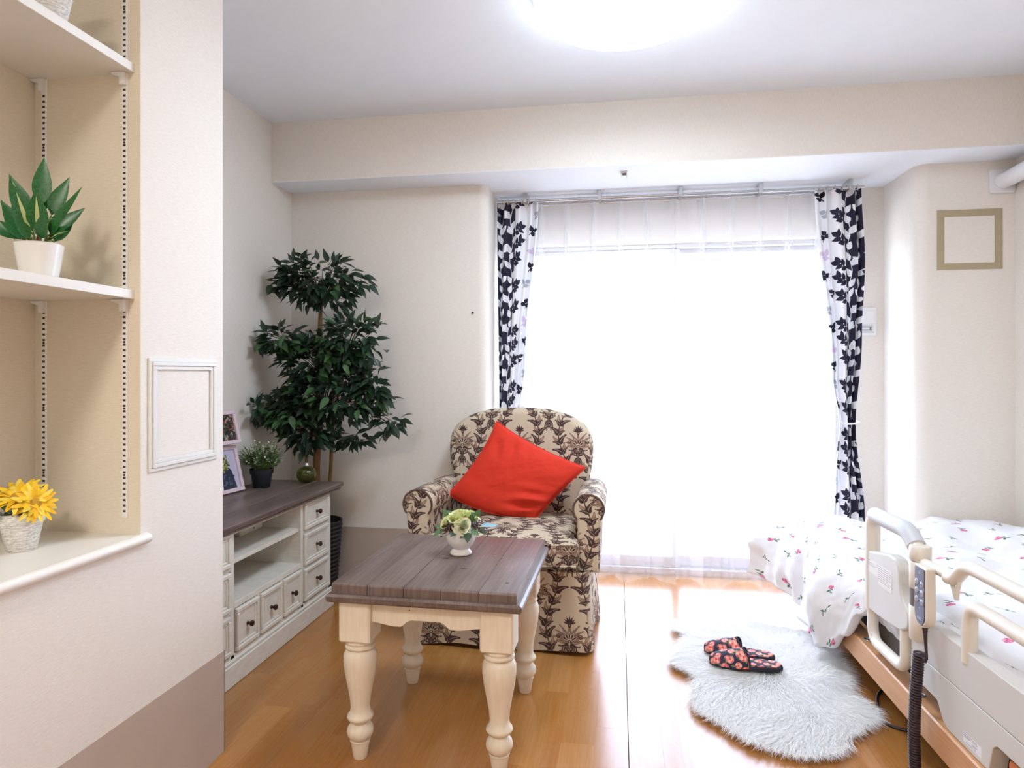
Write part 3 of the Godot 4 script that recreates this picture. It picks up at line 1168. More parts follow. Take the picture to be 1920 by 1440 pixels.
func wall_fittings() -> void:
	# access hatch on the pier
	var o := Vector3(X_PIL, 0.872, -1.605)
	var t := thing("access_hatch", "pale moulded square access hatch on the left pier", "hatch", o)
	var b := MB.new(o)
	for q in [[0.0, 0.010, 0.003, 0.005], [0.010, 0.020, 0.003, 0.009], [0.020, 0.030, 0.003, 0.006]]:
		var y0: float = 0.872 + q[0]
		var y1: float = 1.159 - q[0]
		var z0: float = -1.745 + q[0]
		var z1: float = -1.466 - q[0]
		var wd: float = q[1] - q[0]
		var xx: float = X_PIL + q[3]
		b.bx(X_PIL, xx, y0, y0 + wd, z0, z1, 0.0012)
		b.bx(X_PIL, xx, y1 - wd, y1, z0, z1, 0.0012)
		b.bx(X_PIL, xx, y0 + wd, y1 - wd, z0, z0 + wd, 0.0012)
		b.bx(X_PIL, xx, y0 + wd, y1 - wd, z1 - wd, z1, 0.0012)
	part(t, "frame", b, M.hatch)
	b = MB.new(o)
	b.bx(X_PIL - 0.002, X_PIL + 0.001, 0.904, 1.127, -1.713, -1.498)
	part(t, "papered_panel", b, M.paper)
	# hatch framed in tan on the right pier
	o = Vector3(1.598, 1.60, Z_WALL)
	t = thing("wall_hatch", "square wall panel with a flat tan frame right of the window", "hatch", o)
	b = MB.new(o)
	b.bx(1.461, 1.736, 1.600, 1.630, Z_WALL, Z_WALL + 0.004, 0.001)
	b.bx(1.461, 1.736, 1.845, 1.877, Z_WALL, Z_WALL + 0.004, 0.001)
	b.bx(1.461, 1.492, 1.630, 1.845, Z_WALL, Z_WALL + 0.004, 0.001)
	b.bx(1.703, 1.736, 1.630, 1.845, Z_WALL, Z_WALL + 0.004, 0.001)
	part(t, "frame", b, M.tape)
	b = MB.new(o)
	b.bx(1.492, 1.703, 1.630, 1.845, Z_WALL, Z_WALL + 0.002)
	part(t, "papered_panel", b, M.paper)
	# pipe cover in the top right corner
	o = Vector3(1.73, 2.0, Z_WALL)
	t = thing("pipe_cover", "white plastic pipe cover below the beam in the right corner", "pipe cover", o)
	b = MB.new(o)
	var fl := PackedVector2Array()
	for q in [[1.672 + 0.02, 1.957, PI, PI * 1.5], [1.775, 1.957, PI * 1.5, TAU], [1.775, 2.045, 0, PI / 2], [1.672 + 0.02, 2.045, PI / 2, PI]]:
		for p in plan_arc(Vector2(q[0], q[1]), 0.012, q[2], q[3], 4):
			fl.append(p)
	b.prism(fl, Z_WALL, Z_WALL + 0.012, 0.003, 2)
	part(t, "flange", b, M.duct)
	b = MB.new(o)
	b.tube(smooth_path([Vector3(1.735, 2.0, Z_WALL + 0.01), Vector3(1.735, 2.0, -3.19), Vector3(1.748, 2.02, -2.6)], 0.05), 0.036, 18, true, 1.0)
	part(t, "duct", b, M.duct)
	# switch box beside the curtain
	o = Vector3(1.275, 1.316, Z_WIN)
	t = thing("wall_controller", "white wall control plate half hidden by the right curtain", "control plate", o)
	b = MB.new(o)
	b.bx(1.225, 1.331, 1.316, 1.465, Z_WIN, Z_WIN + 0.012, 0.003)
	part(t, "cover", b, M.wall_plate)
	b = MB.new(o)
	b.bx(1.237, 1.318, 1.378, 1.448, Z_WIN + 0.012, Z_WIN + 0.016, 0.002)
	part(t, "lid", b, M.wall_plate)
	b = MB.new(o)
	for k in 4:
		b.bx(1.24, 1.312, 1.340 + k * 0.009, 1.342 + k * 0.009, Z_WIN + 0.0115, Z_WIN + 0.0125)
	b.bx(1.296, 1.304, 1.346, 1.362, Z_WIN + 0.012, Z_WIN + 0.014)
	b.bx(1.237, 1.318, 1.334, 1.336, Z_WIN + 0.0115, Z_WIN + 0.0125)
	part(t, "printed_scale", b, M.plate_line)
	# little hook on the underside of the beam
	o = Vector3(0.026, SOFFIT - 0.003, -3.235)
	t = thing("ceiling_hook", "tiny white hanging bracket under the beam above the window", "hook", o)
	b = MB.new(o)
	b.bx(0.010, 0.042, SOFFIT - 0.009, SOFFIT - 0.003, -3.256, -3.214, 0.002)
	b.bx(0.012, 0.016, SOFFIT - 0.032, SOFFIT - 0.009, -3.243, -3.227, 0.001)
	b.bx(0.036, 0.040, SOFFIT - 0.032, SOFFIT - 0.009, -3.243, -3.227, 0.001)
	b.bx(0.012, 0.040, SOFFIT - 0.036, SOFFIT - 0.031, -3.243, -3.227, 0.001)
	part(t, "bracket", b, M.wall_plate)
	b = MB.new(o)
	b.bx(0.017, 0.035, SOFFIT - 0.018, SOFFIT - 0.010, -3.240, -3.228)
	part(t, "wheel", b, M.bed_grey)
	# pin in the wall above the armchair
	o = Vector3(-0.747, 1.434, Z_WALL)
	b = MB.new(o)
	b.xf = Transform3D(Basis(Vector3(1, 0, 0), Vector3(0, 0, 1), Vector3(0, -1, 0)), o)
	b.lathe([Vector2(0.002, 0.0), Vector2(0.002, 0.006), Vector2(0.0055, 0.007), Vector2(0.005, 0.010), Vector2(0.0, 0.011)], 10)
	solid("wall_pin", b, M.black_pot, "tiny dark pin stuck in the bare wall left of the window", "pin")


func ceiling_lamp(o: Vector3, r: float, label: String, energy: float, glow: float, color: Color) -> void:
	var t := thing("ceiling_lamp", label, "lamp", o)
	var b := MB.new()
	b.lathe([Vector2(r * 0.95, -0.03), Vector2(r * 1.015, -0.03), Vector2(r * 1.015, 0.0)], 48)
	part(t, "base_ring", b, M.lamp_rim)
	b = MB.new()
	var prof := []
	for k in 13:
		var a := PI * 0.5 * k / 12.0
		prof.append(Vector2(r * pow(sin(a), 0.55), -0.03 - r * 0.25 * pow(cos(a), 0.6)))
	b.lathe(prof, 48)
	var shade := mat(rgb(250, 250, 250), 0.5)
	shade.emission_enabled = true
	shade.emission = color
	shade.emission_energy_multiplier = glow
	part(t, "lamp_shade", b, shade)
	var l := AreaLight3D.new()
	l.name = "ceiling_lamp_light"
	l.area_size = Vector2(r, r) * 1.33
	l.light_energy = energy
	l.light_color = color
	l.area_range = 12.0
	l.area_attenuation = 2.0
	l.shadow_enabled = true
	add_child(l, true)
	l.position = o + Vector3(0, -0.037 - r * 0.25, 0)
	l.rotation_degrees.x = -90.0


# ---------------------------------------------------------------- curtains
func curtains() -> void:
	var o := Vector3(0.31, 2.05, -3.58)
	var t := thing("curtain_rail", "double steel curtain rail under the beam", "curtain rail", o)
	for z in [-3.535, -3.605]:
		var b := MB.new(o)
		b.tube([Vector3(-0.655, 2.056, z), Vector3(1.215, 2.056, z)], 0.009, 10)
		part(t, "rod", b, M.steel)
	for x in [-0.5, -0.1, 0.32, 0.72, 1.15]:
		var b := MB.new(o)
		b.bx(x - 0.01, x + 0.01, 2.045, 2.098, -3.62, -3.52, 0.002)
		part(t, "bracket", b, M.steel)
	# two sheers
	for k in 2:
		var x0 := -0.575 if k == 0 else 0.302
		var x1 := 0.296 if k == 0 else 1.15
		var c := Vector3((x0 + x1) * 0.5, 0.0, -3.605)
		var b := MB.new(c)
		var f := func(u: float, v: float) -> Vector3:
			var x := lerpf(x0, x1, u)
			var y := lerpf(2.045, 0.008, v)
			# pinched pleats at the heading, every 0.144 m, opening into soft folds
			var ph := (x - 0.295) / 0.144
			var near := absf(ph - round(ph))
			var pinch := exp(-pow(near / 0.085, 2.0))
			var head := clampf((2.045 - y) / 0.14, 0.0, 1.0)
			var open := smoothstep(0.0, 1.0, (2.045 - y) / 2.0)
			var z := -3.605 + 0.022 * pinch * (1.0 - 0.3 * open)
			x -= signf(ph - round(ph)) * 0.012 * pinch * (1.0 - head) * minf(1.0, near * 20.0)
			z += open * (0.046 * sin(x * 25.0 + 0.8 * sin(x * 7.0) + k * 2.0) + 0.012 * sin(x * 61.0))
			return Vector3(x, y, z)
		b.grid(260, 24, f)
		var sh := thing("sheer_curtain", ["sheer white curtain panel hanging behind the armchair", "sheer white curtain panel hanging beside the bed"][k], "curtain", c, 0.0, "sheer curtain panels")
		part(sh, "cloth", b, M.sheer)
		b = MB.new(c)
		b.grid(260, 2, func(u: float, v: float) -> Vector3: return f.call(u, v * 0.042) + Vector3(0, 0, -0.004))
		part(sh, "heading_tape", b, M.sheer)
		# pinch pleats: doubled cloth, narrow at the heading and opening downwards
		var wide := [[0.9, 0.030], [1.60, 0.026], [1.80, 0.020], [1.93, 0.0085], [1.96, 0.006], [2.045, 0.010]]
		var q := ceilf((x0 + 0.01 - 0.295) / 0.144)
		while 0.295 + q * 0.144 < x1 - 0.005:
			var px := clampf(0.295 + q * 0.144, x0 + 0.012, x1 - 0.012)
			for side in [-1.0, 1.0]:
				b = MB.new(c)
				b.grid(6, 16, func(u: float, v: float) -> Vector3:
					var y := lerpf(2.047, 1.05, v)
					var w := table_of(wide, y)
					var a := PI * u
					return Vector3(px + side * w * 0.45 - cos(a) * w * 0.5, y, -3.585 + w * 0.9 * sin(a)))
				part(sh, "pleat", b, M.sheer)
			q += 1.0
	# two printed side curtains
	for k in 2:
		# left edge and right edge by height
		var le: Array = [[0.0, -0.655], [0.85, -0.645], [2.05, -0.65]] if k == 0 else [[0.0, 1.02], [0.60, 1.075], [0.86, 1.095], [1.1, 1.06], [2.05, 0.985]]
		var re: Array = [[0.0, -0.50], [0.86, -0.535], [1.2, -0.50], [2.05, -0.425]] if k == 0 else [[0.0, 1.235], [0.4, 1.21], [0.86, 1.165], [1.3, 1.195], [1.7, 1.215], [2.05, 1.2]]
		var c := Vector3(-0.54 if k == 0 else 1.1, 0.0, -3.535)
		var b := MB.new(c)
		var f := func(u: float, v: float) -> Vector3:
			var y := lerpf(2.046, 0.012, v)
			var uu := u if k == 0 else 1.0 - u
			var x := lerpf(table_of(le, y), table_of(re, y), u)
			# tight folds where the dark band is gathered, wide ones towards the window
			var ph := uu * 4.0 + 0.3 * sin(uu * 7.0)
			var amp := lerpf(0.024, 0.012, uu)
			return Vector3(x + 0.004 * sin(ph * TAU * 0.5 + y * 2.0), y, -3.535 + amp * cos(ph * TAU) + 0.004 * sin(y * 5.0 + u * 8.0))
		var uvf := func(u: float, v: float) -> Vector2:
			return Vector2(u if k == 0 else 1.0 - u, v * 2.034 / 0.86 + k * 0.37)
		b.grid(120, 40, f, uvf)
		var d := thing("leaf_print_curtain", ["navy and white leaf print curtain gathered left of the window", "navy and white leaf print curtain tied back right of the window"][k], "curtain", c, 0.0, "leaf print side curtains")
		part(d, "cloth", b, M.drape)
		for i in 6:
			var x := lerpf(table_of(le, 2.05), table_of(re, 2.05), (i + 0.5) / 6.0)
			b = MB.new(c)
			b.tube([Vector3(x, 2.036, -3.519), Vector3(x, 2.066, -3.519)], 0.0025, 6)
			part(d, "hook", b, M.steel)
		if k == 1:
			b = MB.new(c)
			b.tube(spline([Vector3(1.085, 0.875, -3.505), Vector3(1.13, 0.868, -3.496), Vector3(1.17, 0.87, -3.51), Vector3(1.20, 0.872, -3.55), Vector3(1.21, 0.875, -3.69)]), 0.005, 8)
			part(d, "tieback", b, M.plain_white)


# ---------------------------------------------------------------- low cabinet
func knob_on(mb: MB, at: Vector3) -> void:
	mb.xf = Transform3D(Basis(Vector3(0, 1, 0), Vector3(1, 0, 0), Vector3(0, 0, -1)), at)
	mb.lathe([Vector2(0.007, 0.0), Vector2(0.0055, 0.004), Vector2(0.0055, 0.011), Vector2(0.0095, 0.014), Vector2(0.0115, 0.018), Vector2(0.0105, 0.023), Vector2(0.006, 0.026), Vector2(0.0, 0.0265)], 14)
	mb.xf = Transform3D.IDENTITY


func drawer(t: Node3D, o: Vector3, z0: float, z1: float, y0: float, y1: float, xf: float) -> void:
	var b := MB.new(o)
	b.bx(xf - 0.014, xf + 0.002, y0, y1, z0, z1, 0.001)
	var w := 0.017
	b.bx(xf, xf + 0.010, y0, y0 + w, z0, z1, 0.003)
	b.bx(xf, xf + 0.010, y1 - w, y1, z0, z1, 0.003)
	b.bx(xf, xf + 0.010, y0 + w, y1 - w, z0, z0 + w, 0.003)
	b.bx(xf, xf + 0.010, y0 + w, y1 - w, z1 - w, z1, 0.003)
	var v := w + 0.009
	b.bx(xf, xf + 0.0055, y0 + w, y0 + v, z0 + w, z1 - w, 0.002)
	b.bx(xf, xf + 0.0055, y1 - v, y1 - w, z0 + w, z1 - w, 0.002)
	b.bx(xf, xf + 0.0055, y0 + v, y1 - v, z0 + w, z0 + v, 0.002)
	b.bx(xf, xf + 0.0055, y0 + v, y1 - v, z1 - v, z1 - w, 0.002)
	var d := part(t, "drawer", b, M.stand_white)
	b = MB.new(o)
	knob_on(b, Vector3(xf + 0.002, (y0 + y1) * 0.5, (z0 + z1) * 0.5))
	part(d, "knob", b, M.bronze, "dark bronze knob")


func cabinet() -> void:
	var o := Vector3(-1.555, 0.0, -2.43)
	var t := thing("media_cabinet", "low white cabinet of small drawers with a weathered brown top", "cabinet", o)
	var xb := -1.748
	var xf := -1.372
	var za := -1.885
	var ze := -2.982
	var b := MB.new(o)
	b.grain = 1
	# uprights, deck boards and back
	for q in [[za, za - 0.022], [-2.158, -2.180], [-2.684, -2.706], [ze + 0.022, ze]]:
		b.bx(xb, xf, 0.085, 0.556, q[1], q[0], 0.0015)
	b.bx(xb, xf, 0.085, 0.105, ze, za, 0.001)
	b.bx(xb, xf - 0.004, 0.536, 0.556, ze, za, 0.001)
	b.bx(xb, xf, 0.268, 0.290, -2.684, -2.180, 0.0015)
	b.bx(xb, xb + 0.008, 0.09, 0.55, ze, za)
	for y in [0.252, 0.410]:
		b.bx(xb, xf - 0.001, y, y + 0.014, -2.962, -2.704, 0.001)
		b.bx(xb, xf - 0.001, y, y + 0.014, -2.160, -1.905, 0.001)
	for z in [-2.345, -2.520]:
		b.bx(xb, xf - 0.001, 0.105, 0.27, z - 0.008, z + 0.008, 0.001)
	part(t, "carcass", b, M.stand_white)
	b = MB.new(o)
	b.bx(xb, xf + 0.012, 0.0, 0.078, ze - 0.016, za + 0.016, 0.003)
	b.bx(xb, xf + 0.007, 0.078, 0.092, ze - 0.010, za + 0.010, 0.004)
	part(t, "plinth", b, M.stand_white)
	b = MB.new(o)
	b.bx(xb + 0.008, xf - 0.012, 0.426, 0.442, -2.684, -2.180, 0.001)
	part(t, "shelf", b, M.stand_white)
	for k in 2:
		var z0 := -2.952 if k == 0 else -2.150
		var z1 := -2.712 if k == 0 else -1.914
		for q in [[0.112, 0.252], [0.268, 0.408], [0.426, 0.550]]:
			drawer(t, o, z0, z1, q[0], q[1], xf)
	for q in [[-2.337, -2.188], [-2.512, -2.353], [-2.676, -2.528]]:
		drawer(t, o, q[1] if q[1] < q[0] else q[0], q[0] if q[1] < q[0] else q[1], 0.110, 0.264, xf)
	# weathered top: three boards with a moulded edge, one mitred corner
	for k in 3:
		b = MB.new(o)
		b.grain = 2
		b.uvo = Vector2(k * 0.37, k * 0.2)
		var x0 := lerpf(-1.752, -1.333, k / 3.0)
		var x1 := lerpf(-1.752, -1.333, (k + 1) / 3.0)
		b.bx(x0 + 0.0004, x1 - 0.0004, 0.567, 0.588, -3.052, -1.815, 0.004 if k == 2 else 0.0015)
		part(t, "top_board", b, M.weathered[k])
	b = MB.new(o)
	b.grain = 2
	b.bx(-1.750, -1.342, 0.552, 0.568, -3.040, -1.822, 0.006)
	part(t, "top_moulding", b, M.weathered[1])
	# box on the cabinet's shelf
	o = Vector3(-1.60, 0.442, -2.63)
	b = MB.new(o)
	b.bx(-1.66, -1.545, 0.442, 0.470, -2.672, -2.50, 0.006)
	var e := thing("router_box", "small flat cream box on the shelf inside the cabinet", "device", o)
	part(e, "case", b, M.device)
	b = MB.new(o)
	b.xf = Transform3D(Basis(Vector3(0, 1, 0), Vector3(1, 0, 0), Vector3(0, 0, -1)), Vector3(-1.545, 0.457, -2.60))
	b.lathe([Vector2(0.004, -0.0005), Vector2(0.004, 0.0006)], 10)
	part(e, "jack", b, M.black_pot)


# ---------------------------------------------------------------- side table
func side_table() -> void:
	var t := thing("side_table", "low table with cream turned legs and a weathered brown plank top", "table", Vector3(-0.535, 0.0, -2.055), deg_to_rad(-0.8))
	var hx := 0.268
	var hz := 0.298
	var n := 5
	var g := RandomNumberGenerator.new()
	g.seed = 4
	for k in n:
		var b := MB.new()
		b.grain = 2
		b.uvo = Vector2(g.randf(), g.randf())
		var x0 := lerpf(-hx, hx, float(k) / n)
		var x1 := lerpf(-hx, hx, float(k + 1) / n)
		var yt := 0.523 + 0.0003 * (k % 2)
		var sec := PackedVector2Array([Vector2(-hz, 0.4945)])
		for q in plan_arc(Vector2(-hz + 0.007, yt - 0.007), 0.007, PI, PI * 0.5, 5):
			sec.append(q)
		for q in plan_arc(Vector2(hz - 0.007, yt - 0.007), 0.007, PI * 0.5, 0.0, 5):
			sec.append(q)
		sec.append(Vector2(hz, 0.4945))
		b.swap = true
		b.xf = Transform3D(Basis(Vector3(0, 0, 1), Vector3(0, 1, 0), Vector3(1, 0, 0)), Vector3.ZERO)
		b.prism(sec, x0 + 0.0005, x1 - 0.0005, 0.0005)
		part(t, "plank", b, M.weathered[k % 3])
	var b := MB.new()
	b.grain = 2
	b.bx(-hx - 0.014, hx + 0.014, 0.4715, 0.4945, -hz - 0.014, hz + 0.014, 0.006)
	part(t, "edge_moulding", b, M.weathered[0])
	# knots and dents in the planks
	b = MB.new()
	for q in [[0.07, 0.10, 0.012, 0.004], [-0.02, 0.0, 0.014, 0.003], [0.225, 0.21, 0.006, 0.005], [-0.02, -0.27, 0.012, 0.003], [0.13, -0.05, 0.008, 0.003]]:
		b.ball(Vector3(q[0], 0.5232, q[1]), Vector3(q[2], 0.0009, q[3]), 10, 4)
	part(t, "knots", b, mat(rgb(52, 40, 38), 0.6)).set_meta("kind", "stuff")
	var lx := 0.207
	var lz := 0.236
	var pr := [Vector2(0.019, 0.0), Vector2(0.0205, 0.004), Vector2(0.027, 0.046), Vector2(0.0275, 0.050), Vector2(0.030, 0.052)]
	for k in 7:
		var a := -PI * 0.5 + PI * (0.15 + 0.72 * k / 6.0)
		pr.append(Vector2(0.012 + 0.0265 * cos(a), 0.078 + 0.0265 * sin(a)))
	pr.append_array([Vector2(0.026, 0.106), Vector2(0.027, 0.110), Vector2(0.035, 0.114), Vector2(0.0385, 0.120), Vector2(0.037, 0.126), Vector2(0.030, 0.134), Vector2(0.0275, 0.148), Vector2(0.030, 0.175), Vector2(0.037, 0.212), Vector2(0.0445, 0.250), Vector2(0.0485, 0.284), Vector2(0.0475, 0.304), Vector2(0.042, 0.316), Vector2(0.036, 0.320), Vector2(0.0425, 0.323), Vector2(0.044, 0.328), Vector2(0.0425, 0.333), Vector2(0.038, 0.335), Vector2(0.0415, 0.338), Vector2(0.0425, 0.342), Vector2(0.040, 0.347), Vector2(0.032, 0.349)])
	for sx in [-1, 1]:
		for sz in [-1, 1]:
			b = MB.new()
			b.xf = Transform3D(Basis.IDENTITY, Vector3(sx * lx, 0, sz * lz))
			b.lathe(pr, 28)
			b.xf = Transform3D.IDENTITY
			b.box(Vector3(sx * lx, 0.4105, sz * lz), Vector3(0.094, 0.124, 0.094), 0.005)
			part(t, "leg", b, M.cream)
	# aprons with a shaped lower edge
	var ap := func(half: float) -> PackedVector2Array:
		var q := PackedVector2Array([Vector2(-half, 0.472), Vector2(-half, 0.408)])
		for p in [[-0.62, 0.398], [-0.46, 0.398], [-0.40, 0.404], [-0.34, 0.413], [-0.26, 0.418], [0.26, 0.418], [0.34, 0.413], [0.40, 0.404], [0.46, 0.398], [0.62, 0.398]]:
			q.append(Vector2(half * p[0], p[1]))
		q.append(Vector2(half, 0.408))
		q.append(Vector2(half, 0.472))
		return q
	for s in [-1, 1]:
		b = MB.new()
		b.prism(ap.call(lx - 0.047), s * lz + s * 0.010, s * lz + s * 0.030, 0.002)
		part(t, "apron", b, M.cream)
		b = MB.new()
		b.xf = Transform3D(Basis(Vector3(0, 0, 1), Vector3(0, 1, 0), Vector3(-1, 0, 0)), Vector3.ZERO)
		b.prism(ap.call(lz - 0.047), minf(-s * lx - s * 0.010, -s * lx - s * 0.030), maxf(-s * lx - s * 0.010, -s * lx - s * 0.030), 0.002)
		part(t, "apron", b, M.cream)
	b = MB.new()
	b.ball(Vector3(-0.047, 0.448, lz + 0.030), Vector3(0.002, 0.0016, 0.0006), 8, 4)
	part(t, "nail_hole", b, M.slot)


# ---------------------------------------------------------------- armchair
func armchair() -> void:
	var o := Vector3(-0.478, 0.0, -2.965)
	var t := thing("armchair", "skirted armchair upholstered in beige and brown damask", "armchair", o)
	# skirt: a wall of cloth round the base, flaring, with corner pleats
	var hx := 0.362
	var zf := 0.342
	var zb := -0.29
	var rim := []
	var rc := 0.05
	for q in [[hx - rc, zf - rc, 0.0], [-hx + rc, zf - rc, PI / 2], [-hx + rc, zb + rc, PI], [hx - rc, zb + rc, PI * 1.5]]:
		for k in 7:
			var a: float = q[2] + PI / 2 * k / 6.0
			rim.append(Vector2(q[0], q[1]) + Vector2.from_angle(a) * rc)
	rim.append(rim[0])
	var lens := [0.0]
	for i in rim.size() - 1:
		lens.append(lens[i] + rim[i].distance_to(rim[i + 1]))
	var total: float = lens[lens.size() - 1]
	var ring_at := func(s: float) -> Vector2:
		var d := s * total
		for i in rim.size() - 1:
			if d <= lens[i + 1]:
				return rim[i].lerp(rim[i + 1], (d - lens[i]) / maxf(lens[i + 1] - lens[i], 1e-6))
		return rim[0]
	var b := MB.new()
	var sf := func(u: float, v: float) -> Vector3:
		var p: Vector2 = ring_at.call(u)
		var y := lerpf(0.325, 0.012 + 0.006 * sin(u * 40.0), v)
		var outw := (p - Vector2(0, 0.03)).normalized()
		var wave := 0.010 * v * sin(u * 46.0) + 0.006 * v * sin(u * 23.0 + 1.0)
		p += outw * (0.018 * v + wave)
		return Vector3(p.x, y, p.y)
	b.grid(160, 10, sf)
	part(t, "skirt", b, M.damask)
	b = MB.new()
	b.rbox(Vector3(0, 0.19, 0.025), Vector3(hx - 0.03, 0.165, 0.30), 0.03, 4)
	part(t, "base", b, M.damask)
	# seat cushion, crowned, with ears in front of the arms
	var crown := func(q: Vector3) -> Vector3:
		var e := (1.0 - pow(absf(q.x) / 0.32, 3.0)) * (1.0 - pow(absf(q.z) / 0.31, 3.0))
		var y := q.y
		if q.y > 0.0:
			y += 0.028 * e
		var x := q.x
		if q.z < 0.20:
			x *= 0.93
		return Vector3(x, y - 0.012 * (0.5 - q.z), q.z + 0.012 * (1.0 - pow(q.x / 0.33, 2.0)) * signf(q.z))
	b = MB.new()
	b.rbox(Vector3(0, 0.400, 0.075), Vector3(0.322, 0.052, 0.305), 0.026, 18, crown)
	var cu := part(t, "seat_cushion", b, M.damask)
	for y in [0.443, 0.358]:
		b = MB.new()
		var wp := []
		for k in 33:
			var x := lerpf(-0.312, 0.312, k / 32.0)
			wp.append(Vector3(x, y - 0.004 * (1.0 - pow(x / 0.33, 2.0)) * (1.0 if y > 0.4 else 0.3), 0.377 + 0.012 * (1.0 - pow(x / 0.33, 2.0))))
		b.tube(wp, 0.005, 8)
		part(cu, "welt", b, M.damask)
	# arms: a keyhole outline drawn along the depth of the chair
	for s in [-1.0, 1.0]:
		var key := PackedVector2Array()
		for k in 25:
			var a := -0.72 + (PI + 1.44) * k / 24.0
			key.append(Vector2(cos(a) * 0.066, 0.566 + sin(a) * 0.064))
		key.append(Vector2(-0.046, 0.46))
		key.append(Vector2(-0.043, 0.31))
		key.append(Vector2(0.043, 0.31))
		key.append(Vector2(0.046, 0.46))
		b = MB.new()
		b.xf = Transform3D(Basis(Vector3(1, 0, 0), Vector3(0, 0.9985, 0.0), Vector3(0, 0.035, 1)), Vector3(s * 0.358, -0.006, 0.0))
		b.prism(key, -0.24, 0.305, 0.014, 3)
		var arm := part(t, "arm", b, M.damask)
		b = MB.new()
		var wp := []
		for k in 25:
			var a := -0.72 + (PI + 1.44) * k / 24.0
			wp.append(Vector3(s * 0.358 + cos(a) * 0.062, 0.566 + sin(a) * 0.060 + 0.003, 0.302))
		b.tube(wp, 0.0045, 8, true)
		part(arm, "welt", b, M.welt)
	# back: rounded outline, puffed, leaning back
	var ol := PackedVector2Array()
	var half := []
	for q in [[0.0, 0.912], [0.10, 0.908], [0.19, 0.893], [0.265, 0.865], [0.32, 0.825], [0.350, 0.775], [0.357, 0.715], [0.352, 0.645], [0.340, 0.575], [0.325, 0.50], [0.315, 0.36]]:
		half.append(Vector2(q[0], q[1]))
	for p in spline(half, 3):
		ol.append(p)
	for i in range(half.size() * 3 - 3, 0, -1):
		ol.append(Vector2(-ol[i].x, ol[i].y))
	b = MB.new()
	b.xf = Transform3D(Basis(Vector3.RIGHT, deg_to_rad(-7.0)), Vector3(0, 0.045, -0.165))
	b.prism(ol, -0.085, 0.055, 0.045, 6)
	part(t, "backrest", b, M.damask)
	# red cushion lying against the back
	red_cushion()


func red_cushion() -> void:
	var T := Vector3(-0.568, 0.893, -3.045)
	var R := Vector3(-0.150, 0.688, -3.020)
	var B := Vector3(-0.372, 0.462, -2.925)
	var L := Vector3(-0.782, 0.560, -2.960)
	var c := (T + R + B + L) * 0.25
	var o := Vector3(c.x, 0.45, c.z)
	var nrm := ((R - L).cross(T - B)).normalized()
	if nrm.z < 0.0:
		nrm = -nrm
	var fn := FastNoiseLite.new()
	fn.seed = 8
	fn.frequency = 4.0
	var b := MB.new(o)
	# upper sides pull in between the corners, the lower ones sag outwards
	var sheet := func(a: float, e: float) -> Vector3:
		var pu := lerpf(0.10, 0.03, (a + 1.0) * 0.5)
		var pv := lerpf(-0.16, 0.10, (e + 1.0) * 0.5)
		var uu := 0.5 + 0.5 * a * (1.0 - pu * (1.0 - e * e))
		var vv := 0.5 + 0.5 * e * (1.0 - pv * (1.0 - a * a))
		return L.lerp(T, vv).lerp(B.lerp(R, vv), uu)
	for s in [1.0, -1.0]:
		var f := func(u: float, v: float) -> Vector3:
			var a := u * 2.0 - 1.0
			var e := v * 2.0 - 1.0
			var p: Vector3 = sheet.call(a, e)
			var th := pow(maxf(0.0, (1.0 - a * a) * (1.0 - e * e)), 0.42)
			var w := 0.0
			# creases running in from the top corner and along the foot
			w += 0.010 * sin((a + e * 0.35) * 16.0 + 1.0) * exp(-pow((e - 0.55) / 0.28, 2.0)) * exp(-pow((a + 0.45) / 0.35, 2.0))
			w += 0.016 * sin(e * 0.0 + (a * 0.25 - e * 1.0 + 0.2) * 17.0) * exp(-pow((a - 0.62) / 0.3, 2.0)) * exp(-pow((e + 0.62) / 0.4, 2.0))
			w += 0.010 * fn.get_noise_2d(a * 0.25, e * 0.25)
			return p + nrm * (s * 0.068 * th + w * minf(1.0, th * 1.6))
		b.grid(56, 56, f, null, s > 0.0)
	var t := thing("red_cushion", "bright red cushion leaning across the damask armchair", "cushion", o)
	part(t, "cover", b, M.red)
	b = MB.new(o)
	for q in 4:
		var pts := []
		for k in 17:
			var f := k / 8.0 - 1.0
			pts.append(sheet.call([-1.0, f, 1.0, f][q], [f, 1.0, f, -1.0][q]))
		b.tube(pts, 0.0035, 6)
	part(t, "seam", b, M.red)


# ---------------------------------------------------------------- bed
func side_xf(x: float) -> Transform3D:
	# polygon (z, y) drawn on a vertical plane along the bed, depth running to +x; the rail stands a touch askew
	var k := tan(deg_to_rad(2.0))
	return Transform3D(Basis(Vector3(k, 0, 1).normalized(), Vector3(0, 1, 0), Vector3(1, 0, -k).normalized()), Vector3(x + k * 1.8, 0, 0))


func rp(z: float, y: float, x := 0.0) -> Vector3:
	var k := tan(deg_to_rad(2.0))
	return Vector3(0.838 + x + k * (z + 1.8), y, z)


func poly(pts: Array, r := 0.0) -> PackedVector2Array:
	var src := []
	var out := PackedVector2Array()
	for p in pts:
		src.append(Vector2(p[0], p[1]))
	if r <= 0.0:
		return PackedVector2Array(src)
	var n := src.size()
	for i in n:
		var p: Vector2 = src[i]
		var a: Vector2 = src[(i + n - 1) % n]
		var c: Vector2 = src[(i + 1) % n]
		var q := minf(r, minf(p.distance_to(a), p.distance_to(c)) * 0.45)
		var s := p + (a - p).normalized() * q
		var e := p + (c - p).normalized() * q
		for k in 5:
			var f := k / 4.0
			out.append(s.lerp(p, f).lerp(p.lerp(e, f), f))
	return out


